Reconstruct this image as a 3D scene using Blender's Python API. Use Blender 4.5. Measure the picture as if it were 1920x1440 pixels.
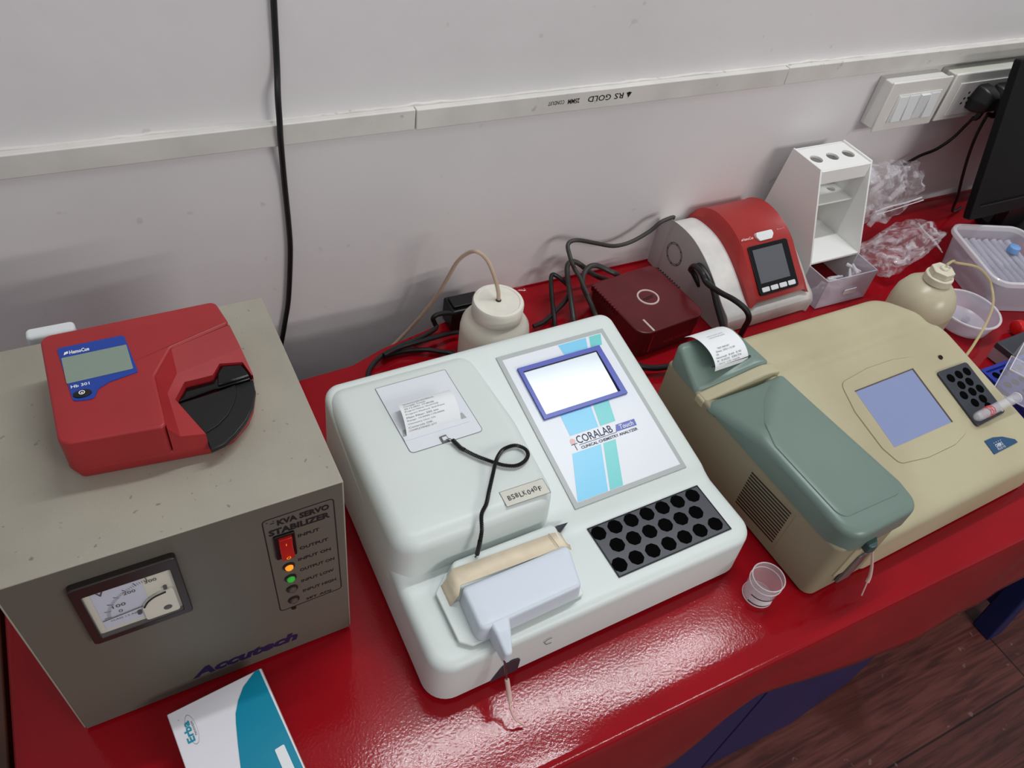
import bpy, bmesh, math, random
from mathutils import Matrix, Vector, noise
random.seed(7)
for o in list(bpy.data.objects): bpy.data.objects.remove(o)
sc = bpy.context.scene
COL = sc.collection
PI = math.pi
TH = 0.75                                   # height of the cloth top above the floor; builders below use z = 0 on the cloth

# ---------------------------------------------------------------- camera, world, lights, exposure
cam_d = bpy.data.cameras.new('camera'); cam = bpy.data.objects.new('camera', cam_d); COL.objects.link(cam)
cam_d.sensor_width = 36; cam_d.sensor_fit = 'HORIZONTAL'; cam_d.lens = 1472.56/1920*36; cam_d.clip_start = 0.02
cam.matrix_world = Matrix(((0.89126974, 0.23927937, -0.38520596, 0.0),
                           (-0.4363847, 0.68356074, -0.58507531, -0.76186),
                           (0.12331522, 0.6895579, 0.71365486, 0.72+TH),
                           (0, 0, 0, 1)))
sc.camera = cam
world = bpy.data.worlds.new('world'); sc.world = world; world.use_nodes = True
bg = world.node_tree.nodes['Background']; bg.inputs[0].default_value = (0.86, 0.89, 0.93, 1); bg.inputs[1].default_value = 0.38
def area(name, loc, target, sx, sy, power, col=(1, 1, 1)):
    l = bpy.data.lights.new(name, 'AREA'); l.shape = 'RECTANGLE'; l.size = sx; l.size_y = sy; l.energy = power; l.color = col
    o = bpy.data.objects.new(name, l); COL.objects.link(o); o.location = loc
    d = Vector(target)-Vector(loc); o.rotation_euler = d.to_track_quat('-Z', 'Y').to_euler()
    if abs(d.x) < 1e-6 and abs(d.y) < 1e-6: o.rotation_euler = (0, 0, 0)
    return o
area('wall_tube_light', (0.88, -0.09, 1.74+TH), (0.88, -0.45, 0.2+TH), 1.22, 0.036, 13.5, (0.93, 0.98, 1.0))
area('far_tube_light', (1.4, -3.0, 1.35+TH), (0.6, 0, 0.2+TH), 1.2, 0.05, 15.0, (1.0, 0.97, 0.93))
area('far_tube_light_upper', (1.6, -3.0, 1.75+TH), (0.6, 0, 0.2+TH), 1.2, 0.05, 15.0, (1.0, 0.97, 0.93))
area('ceiling_light', (-0.3, -1.5, 2.0+TH), (-0.3, -1.5, 0), 0.6, 0.6, 4.0, (1.0, 0.98, 0.96))
sc.view_settings.view_transform = 'Standard'; sc.view_settings.look = 'None'
sc.view_settings.exposure = 0.0; sc.view_settings.gamma = 1.0; sc.view_settings.use_curve_mapping = False

# ---------------------------------------------------------------- materials
def lin(c):
    c = c/255.0
    return c/12.92 if c <= 0.04045 else ((c+0.055)/1.055)**2.4
def rgb(r, g, b): return (lin(r), lin(g), lin(b), 1)
def mat(name, col, rough=0.5, metal=0, spec=0.5, alpha=1, trans=0, ior=1.45, emis=None, estr=0, coat=0,
        var=0, vscale=8, col2=None, spots=0, sscale=90, scol=(60, 50, 45), bump=0, bscale=400, bdist=0.0004):
    m = bpy.data.materials.new(name); m.use_nodes = True; nt = m.node_tree; N = nt.nodes; b = N['Principled BSDF']
    L = nt.links.new
    b.inputs['Base Color'].default_value = rgb(*col); b.inputs['Roughness'].default_value = rough
    b.inputs['Metallic'].default_value = metal; b.inputs['Specular IOR Level'].default_value = spec
    b.inputs['Alpha'].default_value = alpha; b.inputs['Transmission Weight'].default_value = trans; b.inputs['IOR'].default_value = ior
    b.inputs['Coat Weight'].default_value = coat
    if emis: b.inputs['Emission Color'].default_value = rgb(*emis); b.inputs['Emission Strength'].default_value = estr
    tc = N.new('ShaderNodeTexCoord'); src = None
    if var or col2:
        nz = N.new('ShaderNodeTexNoise'); nz.inputs['Scale'].default_value = vscale; nz.inputs['Detail'].default_value = 5
        L(tc.outputs['Object'], nz.inputs['Vector'])
        rp = N.new('ShaderNodeValToRGB'); c2 = col2 or tuple(max(0, c*(1-var)) for c in col)
        rp.color_ramp.elements[0].position = 0.35; rp.color_ramp.elements[0].color = rgb(*c2)
        rp.color_ramp.elements[1].position = 0.65; rp.color_ramp.elements[1].color = rgb(*col)
        L(nz.outputs['Fac'], rp.inputs['Fac']); src = rp.outputs['Color']
    if spots:
        vz = N.new('ShaderNodeTexNoise'); vz.inputs['Scale'].default_value = sscale; vz.inputs['Detail'].default_value = 2
        L(tc.outputs['Object'], vz.inputs['Vector'])
        r2 = N.new('ShaderNodeValToRGB'); r2.color_ramp.elements[0].position = 0.70; r2.color_ramp.elements[1].position = 0.74
        r2.color_ramp.elements[0].color = (0, 0, 0, 1); r2.color_ramp.elements[1].color = (spots, spots, spots, 1)
        L(vz.outputs['Fac'], r2.inputs['Fac'])
        mx = N.new('ShaderNodeMix'); mx.data_type = 'RGBA'; mx.inputs[7].default_value = rgb(*scol)
        if src: L(src, mx.inputs[6])
        else: mx.inputs[6].default_value = rgb(*col)
        L(r2.outputs['Color'], mx.inputs[0]); src = mx.outputs[2]
    if src: L(src, b.inputs['Base Color'])
    if bump:
        bz = N.new('ShaderNodeTexNoise'); bz.inputs['Scale'].default_value = bscale; bz.inputs['Detail'].default_value = 3
        L(tc.outputs['Object'], bz.inputs['Vector'])
        bp = N.new('ShaderNodeBump'); bp.inputs['Strength'].default_value = bump; bp.inputs['Distance'].default_value = bdist
        L(bz.outputs['Fac'], bp.inputs['Height']); L(bp.outputs['Normal'], b.inputs['Normal'])
    return m

M = {}
M['wall'] = mat('wall_paint', (226, 222, 223), 0.55, var=0.05, vscale=2.2, spots=0.5, sscale=42, scol=(190, 184, 180), bump=0.25, bscale=30, bdist=0.002)
M['conduit'] = mat('conduit_plastic', (216, 212, 207), 0.45, var=0.06, vscale=14, spots=0.45, sscale=60, scol=(150, 143, 135), bump=0.3, bscale=60, bdist=0.0008)
M['cloth'] = mat('red_vinyl', (154, 14, 26), 0.095, spec=0.28, var=0.10, vscale=5, bump=0.30, bscale=400, bdist=0.00034)
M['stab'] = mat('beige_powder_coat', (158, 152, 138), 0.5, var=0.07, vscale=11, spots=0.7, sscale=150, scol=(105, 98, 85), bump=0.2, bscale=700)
M['stabfront'] = mat('beige_coat_front_shade', (102, 97, 88), 0.5, var=0.04, vscale=7, bump=0.1, bscale=700)  # beige coat in a darker tone; the front's shade is put into its colour
M['ink'] = mat('black_ink', (24, 22, 24), 0.6)
M['navy'] = mat('navy_ink', (36, 30, 74), 0.5)
M['black'] = mat('black_plastic', (14, 14, 16), 0.35, bump=0.15, bscale=900)
M['blackg'] = mat('black_gloss', (8, 8, 10), 0.12)
M['cable'] = mat('black_cable', (22, 21, 22), 0.4)
M['cableg'] = mat('dark_grey_cable', (52, 48, 46), 0.45)
M['hbred'] = mat('red_casing', (156, 36, 40), 0.42, var=0.05, vscale=20, bump=0.12, bscale=1500, bdist=0.0002)
M['qred'] = mat('brick_red_cover', (162, 42, 40), 0.4, var=0.04, vscale=20, bump=0.1, bscale=1500, bdist=0.0002)
M['blue'] = mat('blue_label', (28, 62, 150), 0.3)
M['lcd'] = mat('lcd_grey_green', (128, 142, 130), 0.25)
M['white'] = mat('white_casing', (214, 221, 218), 0.4, var=0.025, vscale=6, bump=0.08, bscale=900, bdist=0.0002)
M['white2'] = mat('white_plastic', (225, 227, 228), 0.35)
M['offwhite'] = mat('yellowed_white', (214, 212, 200), 0.45, var=0.04, vscale=20)
M['panel'] = mat('panel_white', (222, 226, 232), 0.32)
M['pgrey'] = mat('panel_grey_border', (168, 172, 172), 0.35)
M['pblue'] = mat('panel_sky_blue', (120, 200, 234), 0.3)
M['pteal'] = mat('panel_teal', (105, 200, 200), 0.3)
M['pframe'] = mat('screen_blue_frame', (66, 78, 172), 0.3)
M['screen'] = mat('silver_screen', (176, 184, 194), 0.2, metal=0.06, spec=0.8)
M['paper'] = mat('paper', (232, 234, 236), 0.75)
M['graytext'] = mat('thermal_print', (112, 112, 116), 0.8)
M['rack'] = mat('dark_rack', (56, 58, 66), 0.35)
M['hole'] = mat('rack_hole_black', (4, 4, 5), 0.9, spec=0.05)
M['tape'] = mat('masking_tape', (228, 212, 186), 0.7, var=0.05, vscale=60)
M['module'] = mat('bluish_white_module', (208, 216, 226), 0.4)
M['clearglass'] = mat('clear_tube_wall', (225, 224, 230), 0.08, alpha=0.24, spec=0.9)
M['jartube'] = mat('beige_hose', (196, 172, 150), 0.35, alpha=0.8)
M['steel'] = mat('steel', (150, 150, 155), 0.25, metal=1)
M['tube'] = mat('milky_tube', (225, 190, 180), 0.35, alpha=0.85)
M['cream'] = mat('cream_casing', (182, 174, 144), 0.45, var=0.09, vscale=9, col2=(172, 162, 132), bump=0.08, bscale=900, bdist=0.0002)
M['creamd'] = mat('cream_casing_dull', (148, 139, 114), 0.5, var=0.05, vscale=9)
M['green'] = mat('sage_green_lid', (112, 131, 122), 0.33, var=0.05, vscale=6, bump=0.05, bscale=900, bdist=0.0002)
M['lcdblue'] = mat('pale_blue_screen', (134, 144, 182), 0.22)
M['dkgreen'] = mat('dark_green_key', (58, 80, 78), 0.3)
M['badge'] = mat('badge_blue', (44, 78, 112), 0.3)
M['acrylic'] = mat('white_acrylic', (240, 239, 236), 0.22, alpha=0.97)
M['frost'] = mat('frosted_plastic', (212, 208, 220), 0.22, alpha=0.52, bump=0.1, bscale=300)
M['frost2'] = mat('frosted_clear_plastic', (215, 212, 226), 0.12, alpha=0.36, spec=0.9)
M['clear'] = mat('clear_plastic', (235, 232, 236), 0.08, alpha=0.25, spec=0.8)
M['clear2'] = mat('clear_plastic_rim', (240, 236, 240), 0.12, alpha=0.55, spec=0.8)
M['bag'] = mat('clear_bag_film', (228, 224, 230), 0.12, alpha=0.16, spec=1.0)
nt = M['bag'].node_tree; tc_ = nt.nodes.new('ShaderNodeTexCoord'); nz_ = nt.nodes.new('ShaderNodeTexNoise'); nz_.inputs['Scale'].default_value = 38; nz_.inputs['Detail'].default_value = 4; nz_.inputs['Distortion'].default_value = 1.5
rp_ = nt.nodes.new('ShaderNodeValToRGB'); e_ = rp_.color_ramp.elements; e_[0].position = .46; e_[0].color = (.07, .07, .07, 1); e_[1].position = .66; e_[1].color = (.55, .55, .55, 1)
nt.links.new(tc_.outputs['Object'], nz_.inputs['Vector']); nt.links.new(nz_.outputs['Fac'], rp_.inputs['Fac']); nt.links.new(rp_.outputs['Color'], nt.nodes['Principled BSDF'].inputs['Alpha'])
M['bagzip'] = mat('bag_zip_strip', (235, 232, 236), 0.3, alpha=0.6)
M['jar'] = mat('milky_jar', (222, 215, 200), 0.4, var=0.05, vscale=14)
M['jarcap'] = mat('milky_cap', (228, 224, 212), 0.4, var=0.06, vscale=30)
M['bottle'] = mat('yellowed_bottle', (200, 190, 162), 0.3, var=0.08, vscale=14)
M['bottlecap'] = mat('ivory_cap', (214, 207, 186), 0.35)
M['ytube'] = mat('yellowish_tube', (206, 190, 140), 0.2, alpha=0.6)
M['maroon'] = mat('maroon_gloss', (92, 22, 28), 0.22, var=0.08, vscale=30)
M['silver'] = mat('silver_trim', (215, 195, 192), 0.3, metal=0.3)
M['qwhite'] = mat('dusty_white_casing', (222, 220, 216), 0.45, var=0.06, vscale=40)
M['qgrey'] = mat('warm_grey_side', (184, 178, 178), 0.5)
M['smoke'] = mat('dark_screen_glass', (92, 94, 100), 0.08)
M['teal'] = mat('teal_print', (0, 132, 162), 0.25, bump=0.1, bscale=60, bdist=0.001)
M['teal2'] = mat('teal_ink', (20, 140, 165), 0.4)
M['card'] = mat('white_card', (226, 224, 230), 0.3)
M['cardedge'] = mat('worn_card_edge', (170, 150, 140), 0.7)
M['switch'] = mat('switch_plastic', (222, 219, 214), 0.3)
M['switchd'] = mat('switch_gap_grey', (150, 146, 140), 0.5)
M['dblue'] = mat('deep_blue_plastic', (30, 48, 150), 0.3)
M['navyp'] = mat('navy_plastic', (30, 36, 92), 0.4, var=0.1, vscale=6)
M['stoolb'] = mat('blue_stool_plastic', (24, 36, 84), 0.35)
M['pinkgrey'] = mat('pinkish_grey_plastic', (165, 150, 158), 0.45)
M['redp'] = mat('red_plastic', (200, 24, 24), 0.3)
M['redsw'] = mat('red_rocker', (170, 30, 28), 0.25, emis=(200, 40, 30), estr=0.04)
M['amber'] = mat('amber_lamp', (255, 150, 30), 0.3, emis=(255, 150, 40), estr=0.7)
M['greenl'] = mat('green_lamp', (40, 150, 50), 0.3, emis=(60, 220, 70), estr=0.25)
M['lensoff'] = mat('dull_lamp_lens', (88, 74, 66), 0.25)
M['bezel'] = mat('dark_brown_bezel', (38, 30, 28), 0.35)
M['dial'] = mat('meter_dial', (196, 200, 216), 0.4)
M['dialw'] = mat('meter_cream', (212, 208, 192), 0.4)
M['glass'] = mat('meter_glass', (255, 255, 255), 0.03, alpha=0.08)
M['screw'] = mat('dark_screw', (50, 46, 42), 0.35, metal=0.6)
M['monitor'] = mat('matt_black_plastic', (9, 10, 11), 0.5, spec=0.2)
M['barg'] = mat('grey_key_plastic', (104, 98, 94), 0.35)
M['wood'] = mat('brown_wood', (92, 58, 44), 0.5, var=0.4, vscale=12)
M['metal'] = mat('grey_metal', (90, 86, 84), 0.4, metal=0.7)
M['rednum'] = mat('red_print', (220, 40, 40), 0.5)
M['pink'] = mat('pink_print', (232, 190, 186), 0.5)
M['ltblue'] = mat('light_blue_cap', (120, 165, 220), 0.35)
M['lid_pale'] = mat('pale_mint_plastic', (206, 222, 214), 0.4)

def floor_material():
    m = bpy.data.materials.new('brown_vinyl_planks'); m.use_nodes = True; nt = m.node_tree; N = nt.nodes; L = nt.links.new; b = N['Principled BSDF']
    tc = N.new('ShaderNodeTexCoord'); mp = N.new('ShaderNodeMapping'); mp.inputs['Scale'].default_value = (1.2, 16, 1); L(tc.outputs['Object'], mp.inputs['Vector'])
    nz = N.new('ShaderNodeTexNoise'); nz.inputs['Scale'].default_value = 6; nz.inputs['Detail'].default_value = 8; nz.inputs['Distortion'].default_value = 0.6; L(mp.outputs['Vector'], nz.inputs['Vector'])
    rp = N.new('ShaderNodeValToRGB'); e = rp.color_ramp.elements; e[0].position = 0.35; e[0].color = rgb(84, 44, 40); e[1].position = 0.62; e[1].color = rgb(128, 72, 64); L(nz.outputs['Fac'], rp.inputs['Fac'])
    br = N.new('ShaderNodeTexBrick'); br.inputs['Scale'].default_value = 1; br.inputs['Brick Width'].default_value = 0.9; br.inputs['Row Height'].default_value = 0.6
    br.inputs['Mortar Size'].default_value = 0.002; br.inputs['Color1'].default_value = (1, 1, 1, 1); br.inputs['Color2'].default_value = (0.72, 0.72, 0.72, 1); br.inputs['Mortar'].default_value = (0.15, 0.15, 0.15, 1)
    m2 = N.new('ShaderNodeMapping'); m2.inputs['Location'].default_value = (0.35, 0.1, 0); L(tc.outputs['Object'], m2.inputs['Vector']); L(m2.outputs['Vector'], br.inputs['Vector'])
    mx = N.new('ShaderNodeMix'); mx.data_type = 'RGBA'; mx.blend_type = 'MULTIPLY'; mx.inputs[0].default_value = 1; L(rp.outputs['Color'], mx.inputs[6]); L(br.outputs['Color'], mx.inputs[7])
    sp = N.new('ShaderNodeTexNoise'); sp.inputs['Scale'].default_value = 38; sp.inputs['Detail'].default_value = 3; L(tc.outputs['Object'], sp.inputs['Vector'])
    r2 = N.new('ShaderNodeValToRGB'); e = r2.color_ramp.elements; e[0].position = 0.69; e[0].color = (0, 0, 0, 1); e[1].position = 0.73; e[1].color = (0.45, 0.45, 0.45, 1); L(sp.outputs['Fac'], r2.inputs['Fac'])
    m3 = N.new('ShaderNodeMix'); m3.data_type = 'RGBA'; m3.inputs[7].default_value = rgb(170, 140, 135); L(mx.outputs[2], m3.inputs[6]); L(r2.outputs['Color'], m3.inputs[0])
    st = N.new('ShaderNodeTexNoise'); st.inputs['Scale'].default_value = 3.2; st.inputs['Detail'].default_value = 2; L(tc.outputs['Object'], st.inputs['Vector'])
    r4 = N.new('ShaderNodeValToRGB'); e = r4.color_ramp.elements; e[0].position = 0.56; e[0].color = (0, 0, 0, 1); e[1].position = 0.60; e[1].color = (0.5, 0.5, 0.5, 1); L(st.outputs['Fac'], r4.inputs['Fac'])
    m5 = N.new('ShaderNodeMix'); m5.data_type = 'RGBA'; m5.inputs[7].default_value = rgb(84, 34, 18); L(m3.outputs[2], m5.inputs[6]); L(r4.outputs['Color'], m5.inputs[0])
    L(m5.outputs[2], b.inputs['Base Color']); b.inputs['Roughness'].default_value = 0.45
    return m
M['floor'] = floor_material()

# ---------------------------------------------------------------- mesh helpers
I4 = Matrix.Identity(4)
FR = {}                                     # object name -> matrix from the table frame
def frame(loc, rz=0): return Matrix.Translation((loc[0], loc[1], loc[2]+TH)) @ Matrix.Rotation(rz, 4, 'Z')
def tag(o, label, cat, group=None):
    o['label'] = label; o['category'] = cat
    if group: o['group'] = group
    return o
def thing(name, label, cat, loc, rz=0, group=None):
    o = bpy.data.objects.new(name, None); o.empty_display_size = 0.02; COL.objects.link(o)
    o.location = (loc[0], loc[1], loc[2]+TH); o.rotation_euler = (0, 0, rz); FR[o.name] = frame(loc, rz)
    return tag(o, label, cat, group)
def obj(name, bm, mats, parent=None, absolute=False, bevel=0, seg=3, angle=35, loc=None, rz=0, label=None, normals=True):
    """Link bm as one mesh object. Local coordinates of the parent (or of loc/rz); absolute: table coordinates."""
    me = bpy.data.meshes.new(name)
    if not isinstance(mats, (list, tuple)): mats = [mats]
    for m in mats: me.materials.append(M[m] if isinstance(m, str) else m)
    o = bpy.data.objects.new(name, me); COL.objects.link(o)
    if parent is not None:
        o.parent = parent; F = FR[parent.name]; FR[o.name] = F
    else:
        loc = loc or (0, 0, 0); F = frame(loc, rz); FR[o.name] = F
        o.location = (loc[0], loc[1], loc[2]+TH); o.rotation_euler = (0, 0, rz)
    if absolute: bm.transform(F.inverted() @ Matrix.Translation((0, 0, TH)))
    if normals: bmesh.ops.recalc_face_normals(bm, faces=bm.faces)
    for f in bm.faces: f.smooth = True
    bm.to_mesh(me); bm.free()
    me.set_sharp_from_angle(angle=math.radians(angle))
    if bevel:
        b = o.modifiers.new('bevel', 'BEVEL'); b.width = bevel; b.segments = seg; b.limit_method = 'ANGLE'; b.angle_limit = math.radians(40); b.harden_normals = False
    if label: o['label'] = label
    return o
def B(): return bmesh.new()
def add_box(bm, a, b, mi=0, T=None):
    x0, y0, z0 = a; x1, y1, z1 = b
    v = [(x0, y0, z0), (x1, y0, z0), (x1, y1, z0), (x0, y1, z0), (x0, y0, z1), (x1, y0, z1), (x1, y1, z1), (x0, y1, z1)]
    v = [bm.verts.new(T @ Vector(p) if T else p) for p in v]
    for f in ((0, 3, 2, 1), (4, 5, 6, 7), (0, 1, 5, 4), (1, 2, 6, 5), (2, 3, 7, 6), (3, 0, 4, 7)):
        fc = bm.faces.new([v[i] for i in f]); fc.material_index = mi
def add_prism(bm, pts, h0, h1, mi=0, T=None, side=None):
    """pts in the xy plane of T, extruded from h0 to h1 along its z."""
    lo = [bm.verts.new((T or I4) @ Vector((p[0], p[1], h0))) for p in pts]; hi = [bm.verts.new((T or I4) @ Vector((p[0], p[1], h1))) for p in pts]
    n = len(pts); fs = [bm.faces.new(lo[::-1]), bm.faces.new(hi)]
    for i in range(n):
        f = bm.faces.new([lo[i], lo[(i+1) % n], hi[(i+1) % n], hi[i]]); f.material_index = mi if side is None else side
    for f in fs: f.material_index = mi
def poly(bm, pts, mi=0, T=None):
    f = bm.faces.new([bm.verts.new((T or I4) @ Vector(p)) for p in pts]); f.material_index = mi; return f
def circle(r, n=24, cx=0, cy=0, ry=None): return [(cx+r*math.cos(2*PI*i/n), cy+(ry or r)*math.sin(2*PI*i/n)) for i in range(n)]
def rect(x0, y0, x1, y1): return [(x0, y0), (x1, y0), (x1, y1), (x0, y1)]
def roundpoly(pts, r, n=6):
    out = []; m = len(pts)
    for i in range(m):
        p = Vector(pts[i][:2]); a = Vector(pts[i-1][:2]); b = Vector(pts[(i+1) % m][:2]); rr = r[i] if isinstance(r, (list, tuple)) else r
        u = (a-p); v = (b-p); lu = u.length; lv = v.length; u /= lu; v /= lv
        ang = u.angle(v); 
        if rr <= 0 or ang > PI-0.03: out.append(tuple(p)); continue
        t = min(rr/math.tan(ang/2), lu*0.48, lv*0.48); rr = t*math.tan(ang/2)
        c = p+(u+v).normalized()*(rr/math.sin(ang/2)); s = p+u*t-c; e = p+v*t-c
        a0 = math.atan2(s.y, s.x); a1 = math.atan2(e.y, e.x); d = (a1-a0+PI) % (2*PI)-PI
        for k in range(n+1):
            q = a0+d*k/n; out.append((c.x+rr*math.cos(q), c.y+rr*math.sin(q)))
    return out
def inset(pts, d):
    n = len(pts); out = []
    for i in range(n):
        p = Vector(pts[i]); a = p-Vector(pts[i-1]); b = Vector(pts[(i+1) % n])-p
        if a.length < 1e-7: a = b
        if b.length < 1e-7: b = a
        na = Vector((-a.y, a.x)).normalized(); nb = Vector((-b.y, b.x)).normalized(); s = na+nb
        if s.length < 1e-6: s = na
        s.normalize(); k = 1/max(0.35, s.dot(na)); out.append(tuple(p+s*d*k))
    return out
def resample(pts, d):
    out = []
    for a, b in zip(pts, list(pts[1:])+[pts[0]]):
        k = max(1, int(math.hypot(b[0]-a[0], b[1]-a[1])/d)); out += [(a[0]+(b[0]-a[0])*i/k, a[1]+(b[1]-a[1])*i/k) for i in range(k)]
    return out
def pillow(bm, pts, ztop, zbot, r, mi=0, n=5, m=7, draft=0, center=None, bottom=True, res=0.006):
    """A moulded casing: outline pts (counter-clockwise), top surface ztop(x, y), edge radius r."""
    flat = not callable(ztop)
    if flat: zt = ztop; ztop = lambda x, y: zt; m = 1
    elif res: pts = resample(pts, res)
    rings = [[(p[0], p[1], zbot) for p in inset(pts, -draft)]]
    for i in range(n+1):
        a = PI/2*i/n; q = inset(pts, r*(1-math.cos(a))); rings.append([(p[0], p[1], max(zbot, ztop(*p))-r+r*math.sin(a)) for p in q])
    q = inset(pts, r); cx = sum(p[0] for p in q)/len(q); cy = sum(p[1] for p in q)/len(q)
    if center: cx, cy = center
    if flat: q2 = inset(q, .0009); rings.append([(p[0], p[1], zt) for p in q2])
    for j in range(1, m): t = j/m; rings.append([(p[0]*(1-t)+cx*t, p[1]*(1-t)+cy*t, ztop(p[0]*(1-t)+cx*t, p[1]*(1-t)+cy*t)) for p in q])
    V = [[bm.verts.new(p) for p in rg] for rg in rings]; k = len(pts)
    for a, b in zip(V, V[1:]):
        for i in range(k):
            f = bm.faces.new([a[i], a[(i+1) % k], b[(i+1) % k], b[i]]); f.material_index = mi
    if flat: bm.faces.new(V[-1]).material_index = mi; c = None
    else: c = bm.verts.new((cx, cy, ztop(cx, cy)))
    for i in range(k if c else 0): bm.faces.new([V[-1][i], V[-1][(i+1) % k], c]).material_index = mi
    if bottom: bm.faces.new(V[0][::-1]).material_index = mi
def spline(P, k=6):
    P = [Vector(p) for p in P]; out = []
    Q = [P[0]*2-P[1]]+P+[P[-1]*2-P[-2]]
    for i in range(1, len(Q)-2):
        for j in range(k):
            t = j/k; a, b, c, d = Q[i-1:i+3]
            out.append(0.5*((2*b)+(c-a)*t+(2*a-5*b+4*c-d)*t*t+(3*b-a-3*c+d)*t**3))
    out.append(P[-1]); return out
def tube(bm, P, r, n=10, mi=0, k=6, smooth=True, cap=True):
    pts = spline(P, k) if smooth and len(P) > 2 else [Vector(p) for p in P]
    up = Vector((0, 0, 1)); prev = None; rings = []
    for i, p in enumerate(pts):
        t = (pts[min(i+1, len(pts)-1)]-pts[max(i-1, 0)]).normalized()
        if prev is None: u = t.cross(up if abs(t.z) < 0.9 else Vector((1, 0, 0))).normalized()
        else: u = (prev-t*prev.dot(t)).normalized()
        prev = u; w = t.cross(u); rr = r(i/(len(pts)-1)) if callable(r) else r
        rings.append([bm.verts.new(p+u*rr*math.cos(2*PI*j/n)+w*rr*math.sin(2*PI*j/n)) for j in range(n)])
    for a, b in zip(rings, rings[1:]):
        for j in range(n): bm.faces.new([a[j], a[(j+1) % n], b[(j+1) % n], b[j]]).material_index = mi
    if cap: bm.faces.new(rings[0][::-1]).material_index = mi; bm.faces.new(rings[-1]).material_index = mi
def lathe(bm, prof, c=(0, 0, 0), n=40, mi=0, T=None, closed=False):
    rings = []; T = T or I4
    for r, z in prof: rings.append([bm.verts.new(T @ Vector((c[0]+max(r, 1e-5)*math.cos(2*PI*i/n), c[1]+max(r, 1e-5)*math.sin(2*PI*i/n), c[2]+z))) for i in range(n)])
    for a, b in zip(rings, rings[1:]):
        for i in range(n): bm.faces.new([a[i], a[(i+1) % n], b[(i+1) % n], b[i]]).material_index = mi
    if not closed: bm.faces.new(rings[0][::-1]).material_index = mi; bm.faces.new(rings[-1]).material_index = mi
def plane(o, ex, ey):
    """Matrix whose xy plane starts at o with unit axes ex, ey."""
    ex = Vector(ex).normalized(); ey = Vector(ey); ey = (ey-ex*ey.dot(ex)).normalized(); n = ex.cross(ey)
    return Matrix(((ex.x, ey.x, n.x, o[0]), (ex.y, ey.y, n.y, o[1]), (ex.z, ey.z, n.z, o[2]), (0, 0, 0, 1)))
_glyph = {}
def text(bm, s, T, x, y, w, h, mi=0, bold=0.0, shear=0.0, lift=0.00025):
    """Lettering laid on plane T: lower left at x, y; overall width w and height h."""
    key = (s, bold, shear)
    if key not in _glyph:
        cu = bpy.data.curves.new('lettering', 'FONT'); cu.body = s; cu.offset = bold; cu.shear = shear; cu.resolution_u = 2
        ob = bpy.data.objects.new('lettering', cu); me = bpy.data.meshes.new_from_object(ob)
        vs = [v.co.copy() for v in me.vertices]; fs = [tuple(p.vertices) for p in me.polygons]
        bpy.data.objects.remove(ob); bpy.data.curves.remove(cu); bpy.data.meshes.remove(me); _glyph[key] = (vs, fs)
    vs, fs = _glyph[key]
    if not vs: return
    x0 = min(v.x for v in vs); x1 = max(v.x for v in vs); y0 = min(v.y for v in vs); y1 = max(v.y for v in vs)
    V = [bm.verts.new(T @ Vector((x+(v.x-x0)/(x1-x0)*w, y+(v.y-y0)/(y1-y0)*h, lift))) for v in vs]
    for f in fs:
        try: bm.faces.new([V[i] for i in f]).material_index = mi
        except ValueError: pass
def ring(bm, r0, r1, T, cx, cy, mi=0, n=32, h=0.0004, ry=1.0):
    a = [(cx+r0*math.cos(2*PI*i/n), cy+ry*r0*math.sin(2*PI*i/n)) for i in range(n)]; b = [(cx+r1*math.cos(2*PI*i/n), cy+ry*r1*math.sin(2*PI*i/n)) for i in range(n)]
    A = [bm.verts.new(T @ Vector((p[0], p[1], h))) for p in a]; Bv = [bm.verts.new(T @ Vector((p[0], p[1], h))) for p in b]
    for i in range(n): bm.faces.new([A[i], Bv[i], Bv[(i+1) % n], A[(i+1) % n]]).material_index = mi
def loopframe(bm, outer, inner, T, h, mi=0, h0=0):
    """Flat frame between two outlines with equal point counts, with thickness."""
    n = len(outer)
    for z, flip in ((h, 0), (h0, 1)):
        A = [bm.verts.new(T @ Vector((p[0], p[1], z))) for p in outer]; C = [bm.verts.new(T @ Vector((p[0], p[1], z))) for p in inner]
        for i in range(n): bm.faces.new([A[i], A[(i+1) % n], C[(i+1) % n], C[i]]).material_index = mi
        if not flip: A1, C1 = A, C
        else:
            for i in range(n):
                bm.faces.new([A[i], A[(i+1) % n], A1[(i+1) % n], A1[i]]).material_index = mi
                bm.faces.new([C[i], C[(i+1) % n], C1[(i+1) % n], C1[i]]).material_index = mi
def struct(o): o['kind'] = 'structure'; return o
def copy_tree(o, parent=None):
    c = o.copy(); COL.objects.link(c)
    if parent: c.parent = parent
    for ch in [k for k in bpy.data.objects if k.parent == o]: copy_tree(ch, c)
    return c

# ---------------------------------------------------------------- the setting
bm = B(); add_box(bm, (-1.4, 0, -TH), (3.0, 0.1, 2.1)); struct(obj('wall_back', bm, 'wall'))
bm = B(); add_box(bm, (-1.4, -3.4, -TH-0.05), (3.0, 0, -TH)); struct(obj('floor', bm, 'floor'))

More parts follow.
